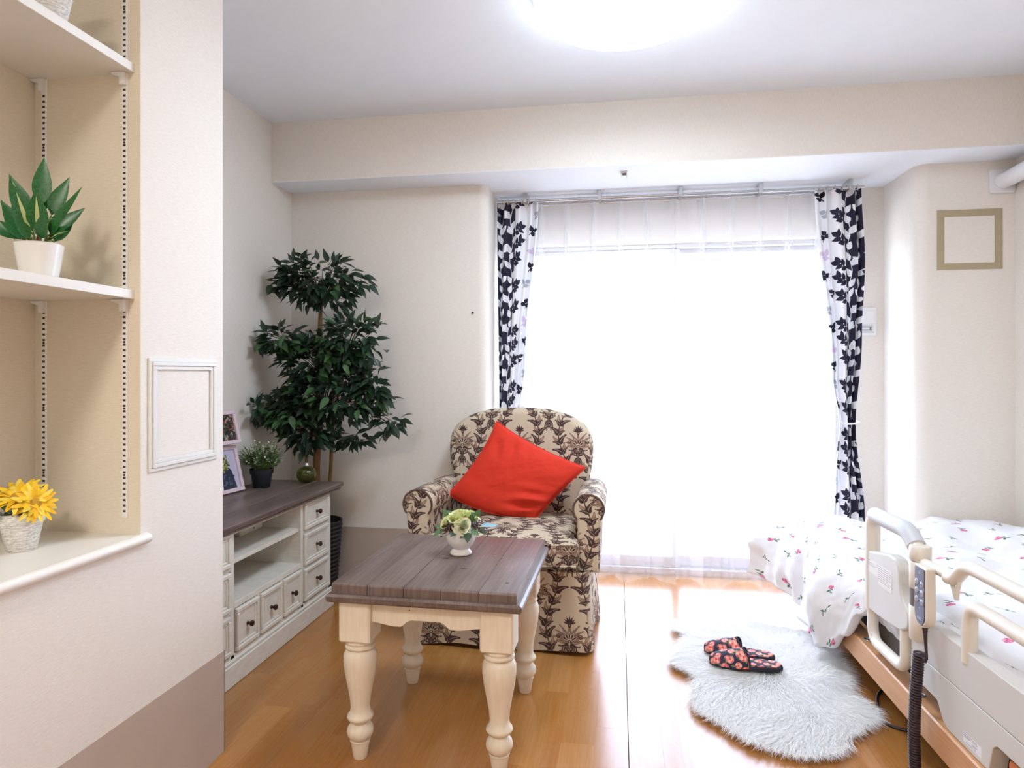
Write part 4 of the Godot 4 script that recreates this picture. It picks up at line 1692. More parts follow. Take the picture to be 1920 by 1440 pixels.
func bed() -> void:
	var z0 := -3.26
	var z1 := -1.28
	var o := Vector3(1.29, 0.0, -2.27)
	var t := thing("care_bed", "adjustable care bed with a light wood side rail along the right wall", "bed", o)
	var b := MB.new(o)
	# near side rail of wood, turned a hair off the wall line
	b.grain = 2
	b.xf = Transform3D(Basis(Vector3.UP, deg_to_rad(0.7)), Vector3(0.826, 0, -2.0)) 
	b.bx(0.0, 0.062, 0.115, 0.200, -1.225, 0.72, 0.004)
	var ra := part(t, "side_board", b, M.beech)
	for z in [-2.434, -2.039]:
		b = MB.new(o)
		var ring := []
		for k in 25:
			ring.append(Vector3(0.851 + cos(TAU * k / 24.0) * 0.0125, 0.2005, z + sin(TAU * k / 24.0) * 0.0125))
		b.tube(ring, 0.0028, 8, false)
		part(ra, "socket_ring", b, M.steel)
		b = MB.new(o)
		b.xf = Transform3D(Basis.IDENTITY, Vector3(0.851, 0.2003, z))
		b.lathe([Vector2(0.012, 0.0), Vector2(0.012, 0.0004)], 20)
		part(ra, "socket_hole", b, M.bed_grey)
	b = MB.new(o)
	b.grain = 2
	b.bx(1.70, 1.755, 0.115, 0.200, z0, z1, 0.004)
	part(t, "side_board", b, M.beech)
	b = MB.new(o)
	b.grain = 0
	b.bx(0.872, 1.70, 0.115, 0.20, -3.25, -3.19, 0.004)
	part(t, "foot_board", b, M.beech)
	for q in [[0.91, -3.12], [1.66, -3.12], [0.91, -1.45], [1.66, -1.45]]:
		b = MB.new(o)
		b.bx(q[0] - 0.025, q[0] + 0.025, 0.0, 0.20, q[1] - 0.025, q[1] + 0.025, 0.004)
		part(t, "leg", b, M.bed_frame)
	b = MB.new(o)
	b.bx(0.895, 1.735, 0.19, 0.262, -3.22, z1, 0.006)
	part(t, "platform", b, M.bed_frame)
	# mattress with a quilted side
	o = Vector3(1.31, 0.262, -2.27)
	var mt := thing("mattress", "white quilted mattress under the floral duvet", "mattress", o)
	b = MB.new(o)
	b.rbox(Vector3(1.308, 0.336, -2.265), Vector3(0.425, 0.074, 0.975), 0.03, 10)
	part(mt, "mattress_core", b, M.mattress)
	b = MB.new(o)
	var qf := func(u: float, v: float) -> Vector3:
		var z := lerpf(-2.55, -1.30, u)
		var y := lerpf(0.272, 0.405, v)
		var d := absf(sin((z * 0.8 + y) * 62.0))
		return Vector3(0.884 - 0.006 * sqrt(d) - 0.012 * sin(v * PI), y, z)
	b.grid(160, 12, qf)
	part(mt, "quilted_pad", b, M.mattress)
	duvet()
	assist_rail()


func duvet() -> void:
	var fn := FastNoiseLite.new()
	fn.seed = 21
	fn.frequency = 2.2
	fn.fractal_octaves = 3
	var low := [[-3.33, 0.155], [-3.22, 0.135], [-3.05, 0.105], [-2.85, 0.078], [-2.70, 0.062], [-2.60, 0.10], [-2.50, 0.185], [-2.42, 0.29], [-2.30, 0.395], [-1.2, 0.40]]
	var flare := [[-3.33, 0.62], [-3.27, 0.66], [-3.20, 0.735], [-3.10, 0.765], [-2.95, 0.775], [-2.75, 0.770], [-2.62, 0.762], [-2.50, 0.775], [-2.40, 0.82], [-2.30, 0.872], [-1.2, 0.885]]
	var brink := [[-3.33, 0.80], [-3.1, 0.82], [-2.6, 0.82], [-2.40, 0.865], [-2.28, 0.905], [-1.2, 0.915]]
	var o := Vector3(1.3, 0.41, -2.3)
	var b := MB.new(o)
	var f := func(u: float, v: float) -> Vector3:
		var z := lerpf(-3.325, -1.28, v)
		var yb := table_of(low, z)
		var xo := table_of(flare, z)
		var xe := table_of(brink, z)
		var top := 0.452 + 0.014 * fn.get_noise_2d(z * 1.3, 3.0)
		var p: Vector3
		var wr := 0.0
		if u < 0.62:
			# across the top from the right wall to the brink
			var q := u / 0.62
			var x := lerpf(1.752, xe, q)
			var y := top + 0.026 * fn.get_noise_2d(x * 1.3, z * 0.9) + 0.05 * exp(-pow((x - 1.70) / 0.12, 2.0)) * smoothstep(-3.3, -2.9, z)
			y -= 0.06 * pow(clampf((x - 1.62) / 0.14, 0.0, 1.0), 3.0)
			y -= 0.020 * pow(clampf((xe + 0.10 - x) / 0.10, 0.0, 1.0), 2.0)
			y += 0.007 * sin(x * 31.0 + z * 9.0 + 2.0 * fn.get_noise_2d(x, z)) * smoothstep(-2.2, -3.2, z)
			p = Vector3(x, y, z)
		else:
			# over the brink and down to the hem, then turned under
			var q := (u - 0.62) / 0.38
			var y0 := top - 0.020
			if q < 0.88:
				var e := q / 0.88
				var x := lerpf(xe, xo, sin(minf(e * 1.5, 1.0) * PI * 0.5))
				var y := lerpf(y0, yb, e * e * 0.45 + e * 0.55)
				wr = e * smoothstep(-2.35, -2.6, z) * (0.018 * sin(z * 24.0 + e * 2.0) + 0.012 * sin(z * 47.0 + 1.0) + 0.03 * fn.get_noise_2d(z * 2.5, e * 0.7))
				wr += 0.045 * exp(-pow((z + 2.66) / 0.09, 2.0)) * sin(e * PI)
				p = Vector3(x - wr, y, z)
			else:
				var e := (q - 0.88) / 0.12
				wr = smoothstep(-2.35, -2.6, z) * (0.014 * sin(z * 24.0 + 2.0) + 0.010 * sin(z * 47.0 + 1.0))
				p = Vector3(xo - wr + 0.035 * sin(e * PI * 0.5), yb - 0.006 * sin(e * PI) + 0.02 * e * e, z)
		# foot end rolls down
		var roll := clampf((-3.27 - z) / 0.055, 0.0, 1.0)
		p.y -= 0.05 * roll * roll * clampf((p.y - 0.30) / 0.15, 0.0, 1.0)
		return p
	var uvf := func(u: float, v: float) -> Vector2:
		return Vector2(u * 1.32 / 1.0, v * 2.045)
	b.grid(130, 150, f, uvf)
	solid("duvet", b, M.duvet, "white duvet sprinkled with small pink roses spilling over the bed", "duvet")


func assist_rail() -> void:
	var o := rp(-1.9, 0.2)
	var t := thing("bed_assist_rail", "beige swing-out assist rail with panels on the bed's near side", "bed rail", o)
	var b := MB.new(o)
	b.tube(smooth_path([rp(-2.306, 0.35), rp(-2.306, 0.658), rp(-2.055, 0.662), rp(-1.992, 0.612), rp(-1.992, 0.600)], 0.045, 8), 0.0225, 18)
	part(t, "grip_frame", b, M.bed_beige)
	b = MB.new(o)
	b.tube(smooth_path([rp(-2.290, 0.661), rp(-2.060, 0.664), rp(-2.012, 0.632)], 0.04, 8), 0.0248, 18)
	part(t, "grip_cover", b, M.bed_grip, "grey rubbery grip cover")
	b = MB.new(o)
	b.xf = side_xf(0.822)
	b.prism(poly([[-2.33, 0.352], [-2.33, 0.540], [-2.27, 0.548], [-2.15, 0.572], [-2.098, 0.570], [-2.080, 0.545], [-2.076, 0.49], [-2.062, 0.458], [-2.024, 0.436], [-2.024, 0.392], [-2.075, 0.366], [-2.20, 0.356]], 0.02), -0.002, 0.032, 0.007, 3)
	var pn := part(t, "swing_panel", b, M.bed_panel)
	b = MB.new(o)
	b.xf = side_xf(0.8195)
	b.prism(poly([[-2.320, 0.478], [-2.320, 0.522], [-2.125, 0.522], [-2.125, 0.458], [-2.22, 0.458], [-2.22, 0.478]]), -0.0002, 0.0004)
	var lab := mat(Color.WHITE, 0.5)
	lab.albedo_texture = print_lines(256, 128, [[12, 6, 60, 4], [26, 6, 90, 3], [34, 6, 120, 3], [42, 6, 100, 3], [14, 120, 240, 3], [26, 120, 250, 3], [38, 130, 250, 3], [50, 130, 240, 3], [62, 130, 250, 3], [74, 130, 220, 3], [86, 130, 250, 3], [98, 130, 240, 3]], rgb(226, 222, 216), rgb(150, 130, 156))
	lab.uv1_scale = Vector3(1.0 / 0.2, -1.0 / 0.068, 1)
	lab.uv1_offset = Vector3(2.325 / 0.2, 0.524 / 0.068, 0)
	part(pn, "printed_notice", b, lab)
	b = MB.new(o)
	b.tube(smooth_path([rp(-2.306, 0.36), rp(-2.306, 0.252), rp(-2.074, 0.252), rp(-2.074, 0.405)], 0.05, 8), 0.0165, 16)
	part(t, "lower_loop", b, M.bed_beige)
	# post with its grey window
	for q in [[0.376, 0.474, 0.028], [0.520, 0.596, 0.028], [0.598, 0.640, 0.0275]]:
		b = MB.new(o)
		b.xf = Transform3D(Basis.IDENTITY, rp(-1.990, 0.0))
		b.lathe([Vector2(q[2] - 0.003, q[0]), Vector2(q[2], q[0] + 0.003), Vector2(q[2], q[1] - 0.003), Vector2(q[2] - 0.003, q[1])], 24)
		part(t, "post", b, M.bed_beige)
	b = MB.new(o)
	b.xf = Transform3D(Basis.IDENTITY, rp(-1.990, 0.0))
	b.lathe([Vector2(0.0265, 0.470), Vector2(0.0265, 0.524)], 24)
	var co := part(t, "collar", b, M.bed_grey, "dark grey collar of the post")
	b = MB.new(o)
	for a in [0.0, PI / 3, -PI / 3]:
		b.xf = Transform3D(Basis(Vector3.UP, -0.35), rp(-1.990, 0.513)) * Transform3D(Basis(Vector3(0, 0, 1), a), Vector3(0, 0, 0.0266))
		b.box(Vector3.ZERO, Vector3(0.0025, 0.013, 0.0006))
	part(co, "asterisk_mark", b, M.plain_white)
	# tubes of the fixed part
	b = MB.new(o)
	b.tube([rp(-2.0, 0.596), rp(-1.83, 0.602)], 0.0135, 14)
	b.tube(smooth_path([rp(-1.845, 0.595), rp(-1.815, 0.600), rp(-1.765, 0.645), rp(-1.72, 0.650), rp(-1.285, 0.650)], 0.03, 6), 0.0165, 16)
	part(t, "upper_tube", b, M.bed_beige)
	b = MB.new(o)
	b.xf = side_xf(0.832)
	b.prism(poly([[-1.835, 0.592], [-1.79, 0.602], [-1.80, 0.575], [-1.805, 0.548]], 0.004), 0.0, 0.012, 0.002)
	part(t, "catch", b, M.bed_beige)
	b = MB.new(o)
	b.tube(smooth_path([rp(-1.770, 0.41, 0.012), rp(-1.770, 0.553, 0.012), rp(-1.285, 0.553, 0.012)], 0.05, 8), 0.0175, 16)
	part(t, "lower_tube", b, M.bed_beige)
	b = MB.new(o)
	b.xf = side_xf(0.838)
	b.prism(poly([[-2.046, 0.331], [-2.046, 0.375], [-1.968, 0.375], [-1.962, 0.440], [-1.285, 0.440], [-1.285, 0.331]], 0.003), 0.0, 0.040, 0.0022, 2)
	part(t, "body_panel", b, M.bed_panel)
	b = MB.new(o)
	b.xf = side_xf(0.838)
	b.prism(poly([[-2.046, 0.3295], [-2.052, 0.28], [-2.035, 0.256], [-1.902, 0.252], [-1.872, 0.212], [-1.85, 0.2015], [-1.672, 0.2015], [-1.656, 0.262], [-1.640, 0.276], [-1.43, 0.276], [-1.41, 0.2015], [-1.285, 0.2015], [-1.285, 0.3295]], 0.006), 0.0, 0.040, 0.0022, 2)
	var lp := part(t, "body_panel", b, M.bed_panel)
	b = MB.new(o)
	b.xf = side_xf(0.8376)
	b.prism(poly([[-1.776, 0.2135], [-1.776, 0.239], [-1.700, 0.239], [-1.700, 0.2135]]), 0.0, 0.0006)
	var st := mat(Color.WHITE, 0.4)
	st.albedo_texture = print_lines(192, 64, [[5, 5, 150, 4], [16, 5, 80, 4], [24, 5, 60, 4], [16, 96, 150, 3], [30, 100, 150, 4], [40, 90, 140, 3], [52, 30, 140, 3]], rgb(232, 234, 238), rgb(70, 72, 86))
	st.uv1_scale = Vector3(1.0 / 0.076, -1.0 / 0.0255, 1)
	st.uv1_offset = Vector3(1.776 / 0.076, 0.239 / 0.0255, 0)
	part(lp, "sticker", b, st, "white rating sticker")
	b = MB.new(o)
	b.xf = side_xf(0.850)
	b.prism(poly([[-1.62, 0.202], [-1.62, 0.262], [-1.55, 0.262], [-1.52, 0.202]], 0.01), 0.0, 0.016, 0.003)
	part(t, "release_lever", b, M.orange, "orange release lever")
	# handset hanging from the tube
	var ho := rp(-1.905, 0.44, -0.03)
	var hs := thing("bed_handset", "bed remote with six buttons hanging from the beige rail", "remote control", ho)
	b = MB.new(ho)
	b.xf = side_xf(0.798)
	var sh := []
	sh.append_array([[-1.938, 0.606], [-1.874, 0.606], [-1.872, 0.49]])
	for k in 11:
		var a := -PI * k / 10.0
		sh.append([-1.906 + 0.034 * cos(a), 0.478 + 0.036 * sin(a)])
	sh.append([-1.940, 0.49])
	b.prism(poly(sh, 0.004), 0.0, 0.026, 0.005, 3)
	part(hs, "case", b, M.bed_beige)
	b = MB.new(ho)
	b.xf = side_xf(0.7965)
	var fc := [[-1.932, 0.600], [-1.880, 0.600]]
	for k in 11:
		var a := -PI * k / 10.0
		fc.append([-1.906 + 0.0265 * cos(a), 0.480 + 0.030 * sin(a)])
	b.prism(poly(fc, 0.003), 0.0, 0.004, 0.001)
	part(hs, "face", b, M.handset_face, "slate blue control face")
	for r in 3:
		for c in 2:
			var z := -1.919 if c == 0 else -1.892
			var y := 0.561 - r * 0.0235 - c * 0.002
			b = MB.new(ho)
			b.xf = side_xf(0.7965) * Transform3D(Basis(Vector3(1, 0, 0), -PI / 2), Vector3(z, y, 0.0))
			b.lathe([Vector2(0.0085, 0.0), Vector2(0.0085, 0.0012), Vector2(0.007, 0.0022), Vector2(0.0, 0.0024)], 16)
			var bt := part(hs, "button", b, M.button)
			b = MB.new(ho)
			b.xf = side_xf(0.7937) * Transform3D(Basis.IDENTITY, Vector3(z, y, 0.0))
			var s := 1.0 if c == 0 else -1.0
			b.prism(poly([[-0.004, -0.002 * s], [0.004, -0.002 * s], [0.0, 0.004 * s]]), 0.0, 0.001)
			part(bt, "arrow", b, M.button_mark)
	for q in [[0.590, 0.012], [0.586, 0.010], [0.540, 0.006], [0.516, 0.006], [0.494, 0.006], [0.468, 0.020], [0.464, 0.026]]:
		b = MB.new(ho)
		b.xf = side_xf(0.7961) * Transform3D(Basis.IDENTITY, Vector3(-1.906, q[0], 0.0))
		b.box(Vector3.ZERO, Vector3(q[1], 0.0016, 0.0006))
		part(hs, "printed_mark", b, M.button)
	# cord: strain relief, straight piece, then the coil
	b = MB.new(ho)
	b.tube([rp(-1.906, 0.446, -0.027), rp(-1.904, 0.425, -0.027), rp(-1.902, 0.40, -0.027), rp(-1.897, 0.362, -0.027), rp(-1.900, 0.352, -0.028), rp(-1.915, 0.358, -0.030)], [0.008, 0.0055, 0.0042, 0.0038, 0.0038, 0.0038], 8)
	part(hs, "cord", b, M.cord)
	b = MB.new(ho)
	var pts := []
	var turns := 44
	for k in turns * 12 + 1:
		var f := float(k) / (turns * 12)
		var y := 0.366 - 0.322 * f
		var zc := -1.928 - 0.008 * f + 0.006 * sin(f * 3.0)
		var xc := -0.032 - 0.012 * sin(f * 2.6)
		var a := TAU * k / 12.0
		pts.append(rp(zc + cos(a) * 0.0125, y, xc + sin(a) * 0.0125))
	b.tube(pts, 0.0032, 6)
	part(hs, "coiled_cord", b, M.cord)
	# mains cable on the floor under the side board
	var fo := Vector3(0.95, 0.004, -2.3)
	b = MB.new(fo)
	b.tube(spline([Vector3(1.15, 0.10, -2.62), Vector3(1.0, 0.012, -2.56), Vector3(0.90, 0.0055, -2.47), Vector3(0.855, 0.0055, -2.36), Vector3(0.835, 0.0055, -2.27), Vector3(0.87, 0.0055, -2.225), Vector3(0.96, 0.0055, -2.20), Vector3(1.2, 0.0055, -2.16)], 8), 0.0045, 8)
	solid("power_cable", b, M.black_cord, "thin dark cable on the floor under the bed rail", "cable")


# ---------------------------------------------------------------- rug and slippers
func fur_rug() -> void:
	var pts := []
	for q in [[0.245, -2.94], [0.262, -2.89], [0.298, -2.85], [0.272, -2.75], [0.225, -2.64], [0.218, -2.59], [0.235, -2.545], [0.292, -2.468], [0.262, -2.37], [0.246, -2.30], [0.255, -2.255], [0.305, -2.185], [0.365, -2.105], [0.423, -2.053], [0.489, -2.024], [0.553, -2.021], [0.618, -2.044], [0.664, -2.080], [0.714, -2.157], [0.792, -2.246], [0.806, -2.292], [0.798, -2.382], [0.785, -2.464], [0.815, -2.562], [0.83, -2.682], [0.83, -2.801], [0.81, -2.902], [0.75, -2.965], [0.596, -3.020], [0.394, -3.005], [0.30, -2.985]]:
		pts.append(Vector2(q[0], q[1]))
	pts.append(pts[0])
	var ol := PackedVector2Array()
	var sp := spline(pts, 4)
	sp.pop_back()
	for p in sp:
		ol.append(p)
	var o := Vector3(0.53, 0.0, -2.52)
	var t := thing("fur_rug", "shaggy white fur rug with wavy edges on the floor by the bed", "rug", o)
	var b := MB.new(o)
	upright(b)
	b.prism(ol, 0.0005, 0.009, 0.003)
	part(t, "hide", b, M.hide)
	var inset := Geometry2D.offset_polygon(ol, -0.006)
	b = MB.new(o)
	upright(b)
	b.prism(inset[0], 0.009, 0.013, 0.002)
	part(t, "underfur", b, M.fur)
	# fur: clumps of curved tapering hairs
	var g := RandomNumberGenerator.new()
	g.seed = 31
	var clumps := []
	for kind in 4:
		b = MB.new()
		for h in 12:
			var a := g.randf_range(-0.7, 0.7)
			var len := g.randf_range(0.036, 0.062)
			var lift := g.randf_range(0.10, 0.36)
			var root := Vector3(g.randf_range(-0.007, 0.007), 0.0, g.randf_range(-0.007, 0.007))
			var dir := Vector3(sin(a), 0.0, cos(a))
			var sd := Vector3(cos(a), 0.0, -sin(a))
			var wd := 0.0007
			var last := []
			for k in 5:
				var f := k / 4.0
				var p := root + dir * len * f + Vector3.UP * len * lift * sin(f * 2.3) + sd * 0.004 * sin(f * 3.0 + h)
				var w := wd * (1.0 - f * 0.85)
				var nn := (Vector3.UP * 0.9 - dir * 0.2 + sd * g.randf_range(-0.3, 0.3)).normalized()
				var i := b.vert(p - sd * w, nn)
				b.vert(p + sd * w, nn)
				if k > 0:
					b.face(i - 2, i - 1, i + 1)
					b.face(i - 2, i + 1, i)
		clumps.append(b.mesh())
	var spots := [[], [], [], []]
	var cx := Vector2(0.53, -2.55)
	var fn := FastNoiseLite.new()
	fn.seed = 4
	fn.frequency = 3.5
	var step := 0.0082
	var z := -3.03
	while z < -2.0:
		var x := 0.20
		while x < 0.86:
			var p := Vector2(x + g.randf_range(-0.003, 0.003), z + g.randf_range(-0.003, 0.003))
			if Geometry2D.is_point_in_polygon(p, ol):
				var out := (p - cx).angle()
				var a := out + 2.0 * fn.get_noise_2d(p.x, p.y) + g.randf_range(-0.35, 0.35)
				var dir := Vector2.from_angle(a)
				# lie towards the near left, as combed
				dir = (dir * 0.8 + Vector2(-0.35, 0.25)).normalized()
				var bs := Basis(Vector3.UP, atan2(dir.x, dir.y)).scaled(Vector3.ONE * g.randf_range(0.8, 1.2))
				spots[g.randi() % 4].append(Transform3D(bs, Vector3(p.x, 0.0115, p.y) - o))
			x += step
		z += step
	for k in 4:
		var mm := MultiMesh.new()
		mm.transform_format = MultiMesh.TRANSFORM_3D
		mm.mesh = clumps[k]
		mm.instance_count = spots[k].size()
		for i in spots[k].size():
			mm.set_instance_transform(i, spots[k][i])
		var mi := MultiMeshInstance3D.new()
		mi.name = "fur"
		mi.multimesh = mm
		mi.material_override = M.fur
		mi.set_meta("kind", "stuff")
		t.add_child(mi, true)


func slipper(at: Vector3, turn: float, label: String) -> void:
	var t := thing("slipper", label, "slipper", at, turn, "pair of slippers on the fur rug")
	var hw := [[0.0, 0.004], [0.006, 0.017], [0.02, 0.029], [0.05, 0.040], [0.095, 0.0445], [0.15, 0.040], [0.20, 0.0375], [0.235, 0.033], [0.252, 0.022], [0.260, 0.008]]
	var ol := PackedVector2Array()
	var inn := PackedVector2Array()
	for s in [1.0, -1.0]:
		for k in 25:
			var x := 0.260 * (k if s > 0.0 else 24 - k) / 24.0
			ol.append(Vector2(x, s * table_of(hw, x)))
			inn.append(Vector2(0.004 + x * 0.97, s * maxf(0.002, table_of(hw, x) - 0.005)))
	var b := MB.new()
	upright(b)
	b.prism(ol, 0.0, 0.016, 0.004, 2)
	part(t, "sole", b, M.navy)
	b = MB.new()
	upright(b)
	b.prism(inn, 0.015, 0.0195, 0.002, 2)
	part(t, "insole", b, M.slipper)
	b = MB.new()
	var edge := []
	var vf := func(u: float, v: float) -> Vector3:
		var a := PI * v
		var side := absf(cos(a))
		# the vamp's rear edge runs slantwise, further back at the sole
		var x := u * (0.118 + 0.022 * side)
		var w := table_of(hw, x) + 0.002
		var h := 0.018 + 0.040 * pow(clampf(x / 0.12, 0.0, 1.0), 0.55)
		return Vector3(x, 0.008 + h * pow(sin(a), 0.7), w * cos(a))
	b.grid(24, 24, vf)
	part(t, "upper", b, M.slipper)
	for k in 25:
		edge.append(vf.call(1.0, k / 24.0))
	b = MB.new()
	b.tube(edge, 0.0038, 8)
	part(t, "trim", b, M.navy)


# ---------------------------------------------------------------- plants
func leaf_mb(b: MB, xf: Transform3D, len: float, wid: float, fold := 0.25, droop := 0.3, n := 5, wave := 0.0, blunt := false) -> void:
	# a pointed leaf along +z of xf, folded along its rib
	var st := b.v.size()
	var keep := b.xf
	b.xf = xf
	for k in n + 1:
		var f := float(k) / n
		var hw := wid * sin(PI * pow(f, 0.72)) * (1.0 - 0.25 * f)
		if blunt:
			hw = wid * sqrt(sin(PI * (0.06 + 0.91 * f)))
		var c := Vector3(0, -droop * len * f * f + wave * len * sin(f * 5.0), len * f)
		var up := Vector3(0, 1, 2.0 * droop * f).normalized()
		b.vert(c + Vector3(-hw, fold * hw, 0), (up + Vector3(fold, 0, 0)).normalized(), Vector2(0.0, f))
		b.vert(c, up, Vector2(0.5, f))
		b.vert(c + Vector3(hw, fold * hw, 0), (up - Vector3(fold, 0, 0)).normalized(), Vector2(1.0, f))
	for k in n:
		var q := st + k * 3
		for e in 2:
			b.face(q + e, q + e + 1, q + e + 4)
			b.face(q + e, q + e + 4, q + e + 3)
	b.xf = keep


func aim(at: Vector3, dir: Vector3, up := Vector3.UP, s := 1.0) -> Transform3D:
	var z := dir.normalized()
	var x := up.cross(z)
	if x.length() < 0.05:
		x = Vector3.RIGHT.cross(z)
	x = x.normalized()
	return Transform3D(Basis(x, z.cross(x), z).scaled(Vector3.ONE * s), at)


func ficus() -> void:
	var o := Vector3(-1.535, 0.0, -3.185)
	var t := thing("ficus_tree", "tall artificial ficus tree with dark green leaves in the corner", "tree", o)
	var b := MB.new(o)
	b.xf = Transform3D(Basis.IDENTITY, o)
	b.lathe([Vector2(0.088, 0.0), Vector2(0.092, 0.004), Vector2(0.120, 0.345), Vector2(0.124, 0.350), Vector2(0.124, 0.362), Vector2(0.116, 0.362), Vector2(0.112, 0.33)], 28, false)
	b.lathe([Vector2(0.113, 0.325), Vector2(0.0, 0.33)], 28, false, false)
	b.xf = Transform3D.IDENTITY
	var pot := part(t, "planter", b, M.wicker, "dark woven planter")
	b = MB.new(o)
	for k in 16:
		var y := 0.012 + k * 0.0215
		var r := lerpf(0.0925, 0.120, y / 0.345)
		var ring := []
		for i in 29:
			var a := TAU * i / 28.0
			ring.append(o + Vector3(cos(a) * (r + 0.0015 * sin(i * PI + k * PI)), y, sin(a) * (r + 0.0015 * sin(i * PI + k * PI))))
		b.tube(ring, 0.0065, 6, false)
	var weave := part(pot, "weave", b, M.wicker)
	weave.set_meta("kind", "stuff")
	var trunks := [
		[Vector3(-1.545, 0.32, -3.19), Vector3(-1.535, 0.60, -3.17), Vector3(-1.515, 0.85, -3.15), Vector3(-1.505, 1.15, -3.14), Vector3(-1.50, 1.38, -3.14), Vector3(-1.49, 1.56, -3.13)],
		[Vector3(-1.50, 0.32, -3.20), Vector3(-1.462, 0.62, -3.18), Vector3(-1.445, 0.80, -3.16), Vector3(-1.40, 1.0, -3.13), Vector3(-1.33, 1.20, -3.11)],
		[Vector3(-1.56, 0.32, -3.17), Vector3(-1.57, 0.62, -3.15), Vector3(-1.60, 0.86, -3.11), Vector3(-1.62, 1.05, -3.08), Vector3(-1.63, 1.22, -3.07)]]
	var rad := [[0.021, 0.008], [0.011, 0.005], [0.009, 0.005]]
	for k in 3:
		b = MB.new(o)
		var pts := spline(trunks[k], 6)
		var rs := []
		for i in pts.size():
			rs.append(lerpf(rad[k][0], rad[k][1], float(i) / pts.size()) * (1.0 + 0.06 * sin(i * 1.7)))
		b.tube(pts, rs, 10)
		part(t, "trunk", b, M.bark)
	# clusters of foliage: centre, radii, leaf count, root of the branch
	var clusters := [
		[Vector3(-1.478, 1.572, -3.10), Vector3(0.230, 0.120, 0.14), 306, Vector3(-1.49, 1.47, -3.13)],
		[Vector3(-1.60, 1.64, -3.06), Vector3(0.08, 0.06, 0.06), 39, Vector3(-1.50, 1.50, -3.13)],
		[Vector3(-1.287, 1.270, -3.04), Vector3(0.175, 0.125, 0.13), 234, Vector3(-1.37, 1.15, -3.12)],
		[Vector3(-1.625, 1.285, -3.00), Vector3(0.135, 0.062, 0.10), 134, Vector3(-1.58, 1.22, -3.10)],
		[Vector3(-1.455, 1.185, -3.06), Vector3(0.22, 0.13, 0.15), 270, Vector3(-1.49, 1.12, -3.13)],
		[Vector3(-1.395, 1.000, -3.06), Vector3(0.29, 0.13, 0.15), 342, Vector3(-1.47, 0.95, -3.13)],
		[Vector3(-1.19, 1.06, -3.06), Vector3(0.10, 0.11, 0.08), 90, Vector3(-1.33, 0.98, -3.10)],
		[Vector3(-1.59, 0.930, -3.02), Vector3(0.16, 0.09, 0.13), 170, Vector3(-1.56, 0.88, -3.12)],
		[Vector3(-1.525, 0.825, -3.05), Vector3(0.14, 0.065, 0.11), 116, Vector3(-1.53, 0.80, -3.13)],
		[Vector3(-1.325, 0.795, -3.14), Vector3(0.085, 0.028, 0.05), 32, Vector3(-1.44, 0.74, -3.16)],
		[Vector3(-1.115, 0.885, -3.08), Vector3(0.08, 0.06, 0.05), 39, Vector3(-1.30, 0.94, -3.10)],
		[Vector3(-1.70, 0.950, -2.92), Vector3(0.03, 0.02, 0.06), 21, Vector3(-1.62, 0.93, -3.02)]]
	var g := RandomNumberGenerator.new()
	g.seed = 12
	var variants := []
	for k in 4:
		var m := MB.new()
		leaf_mb(m, Transform3D.IDENTITY, 0.070, [0.0165, 0.015, 0.018, 0.016][k], [0.2, 0.35, 0.25, 0.5][k], [0.15, 0.35, 0.25, 0.05][k], 5)
		variants.append(m.mesh())
	var made := []
	var twigs := MB.new(o)
	for c in clusters:
		var ctr: Vector3 = c[0]
		var rr: Vector3 = c[1]
		var root: Vector3 = c[3]
		var leafs: int = c[2]
		var tip := ctr
		for k in leafs:
			# leaves fill the cluster, denser towards its shell; every fifth starts a twig
			var d := Vector3(g.randfn(0, 1), g.randfn(0, 1), g.randfn(0, 1)).normalized()
			if d.z < -0.3:
				d.z *= -0.7
			var p := ctr + d * rr * pow(g.randf_range(0.12, 1.0), 0.42)
			p.x = maxf(p.x, ROOM_L + 0.025)
			p.z = maxf(p.z, Z_WALL + 0.035)
			if k % 5 == 0:
				tip = p
				twigs.tube([root, root.lerp(tip, 0.5) + Vector3(0, 0.02, 0), tip], [0.003, 0.002, 0.0012], 5, false)
			elif k % 5 < 3:
				p = tip + Vector3(g.randfn(0, 0.022), g.randfn(0, 0.016), g.randfn(0, 0.022))
				p.x = maxf(p.x, ROOM_L + 0.025)
				p.z = maxf(p.z, Z_WALL + 0.035)
			var dir := (p - ctr).normalized() * 0.8 + Vector3(0, -0.25, 0.12)
			dir += Vector3(g.randf_range(-0.9, 0.9), g.randf_range(-0.6, 0.6), g.randf_range(-0.5, 0.7))
			if p.x < ROOM_L + 0.07:
				dir.x = absf(dir.x) * 0.3
			if p.z < Z_WALL + 0.07:
				dir.z = absf(dir.z) * 0.3 + 0.05
			var up := Vector3(g.randf_range(-0.5, 0.5), 0.8, g.randf_range(0.0, 1.2))
			var xf := aim(p, dir, up, g.randf_range(0.75, 1.12))
			var e := xf * Vector3(0, 0, 0.075)
			if e.x < ROOM_L + 0.01 or e.z < Z_WALL + 0.01:
				continue
			made.append([xf, g.randi() % 4, p.z + 0.3 * (p - ctr).length() / rr.length()])
	part(t, "twigs", twigs, M.twig)
	# the outermost and nearest leaves each stand alone, the inner ones are joined
	made.sort_custom(func(a, c): return a[2] > c[2])
	for i in mini(300, made.size()):
		var l := part(t, "leaf", variants[made[i][1]], M.leaves[g.randi() % 4])
		l.transform = Transform3D(made[i][0].basis, made[i][0].origin - o)
	b = MB.new(o)
	for i in range(300, made.size()):
		leaf_mb(b, made[i][0], 0.072, 0.0165, 0.25, 0.2, 4)
	part(t, "inner_foliage", b, M.leaves[2]).set_meta("kind", "stuff")


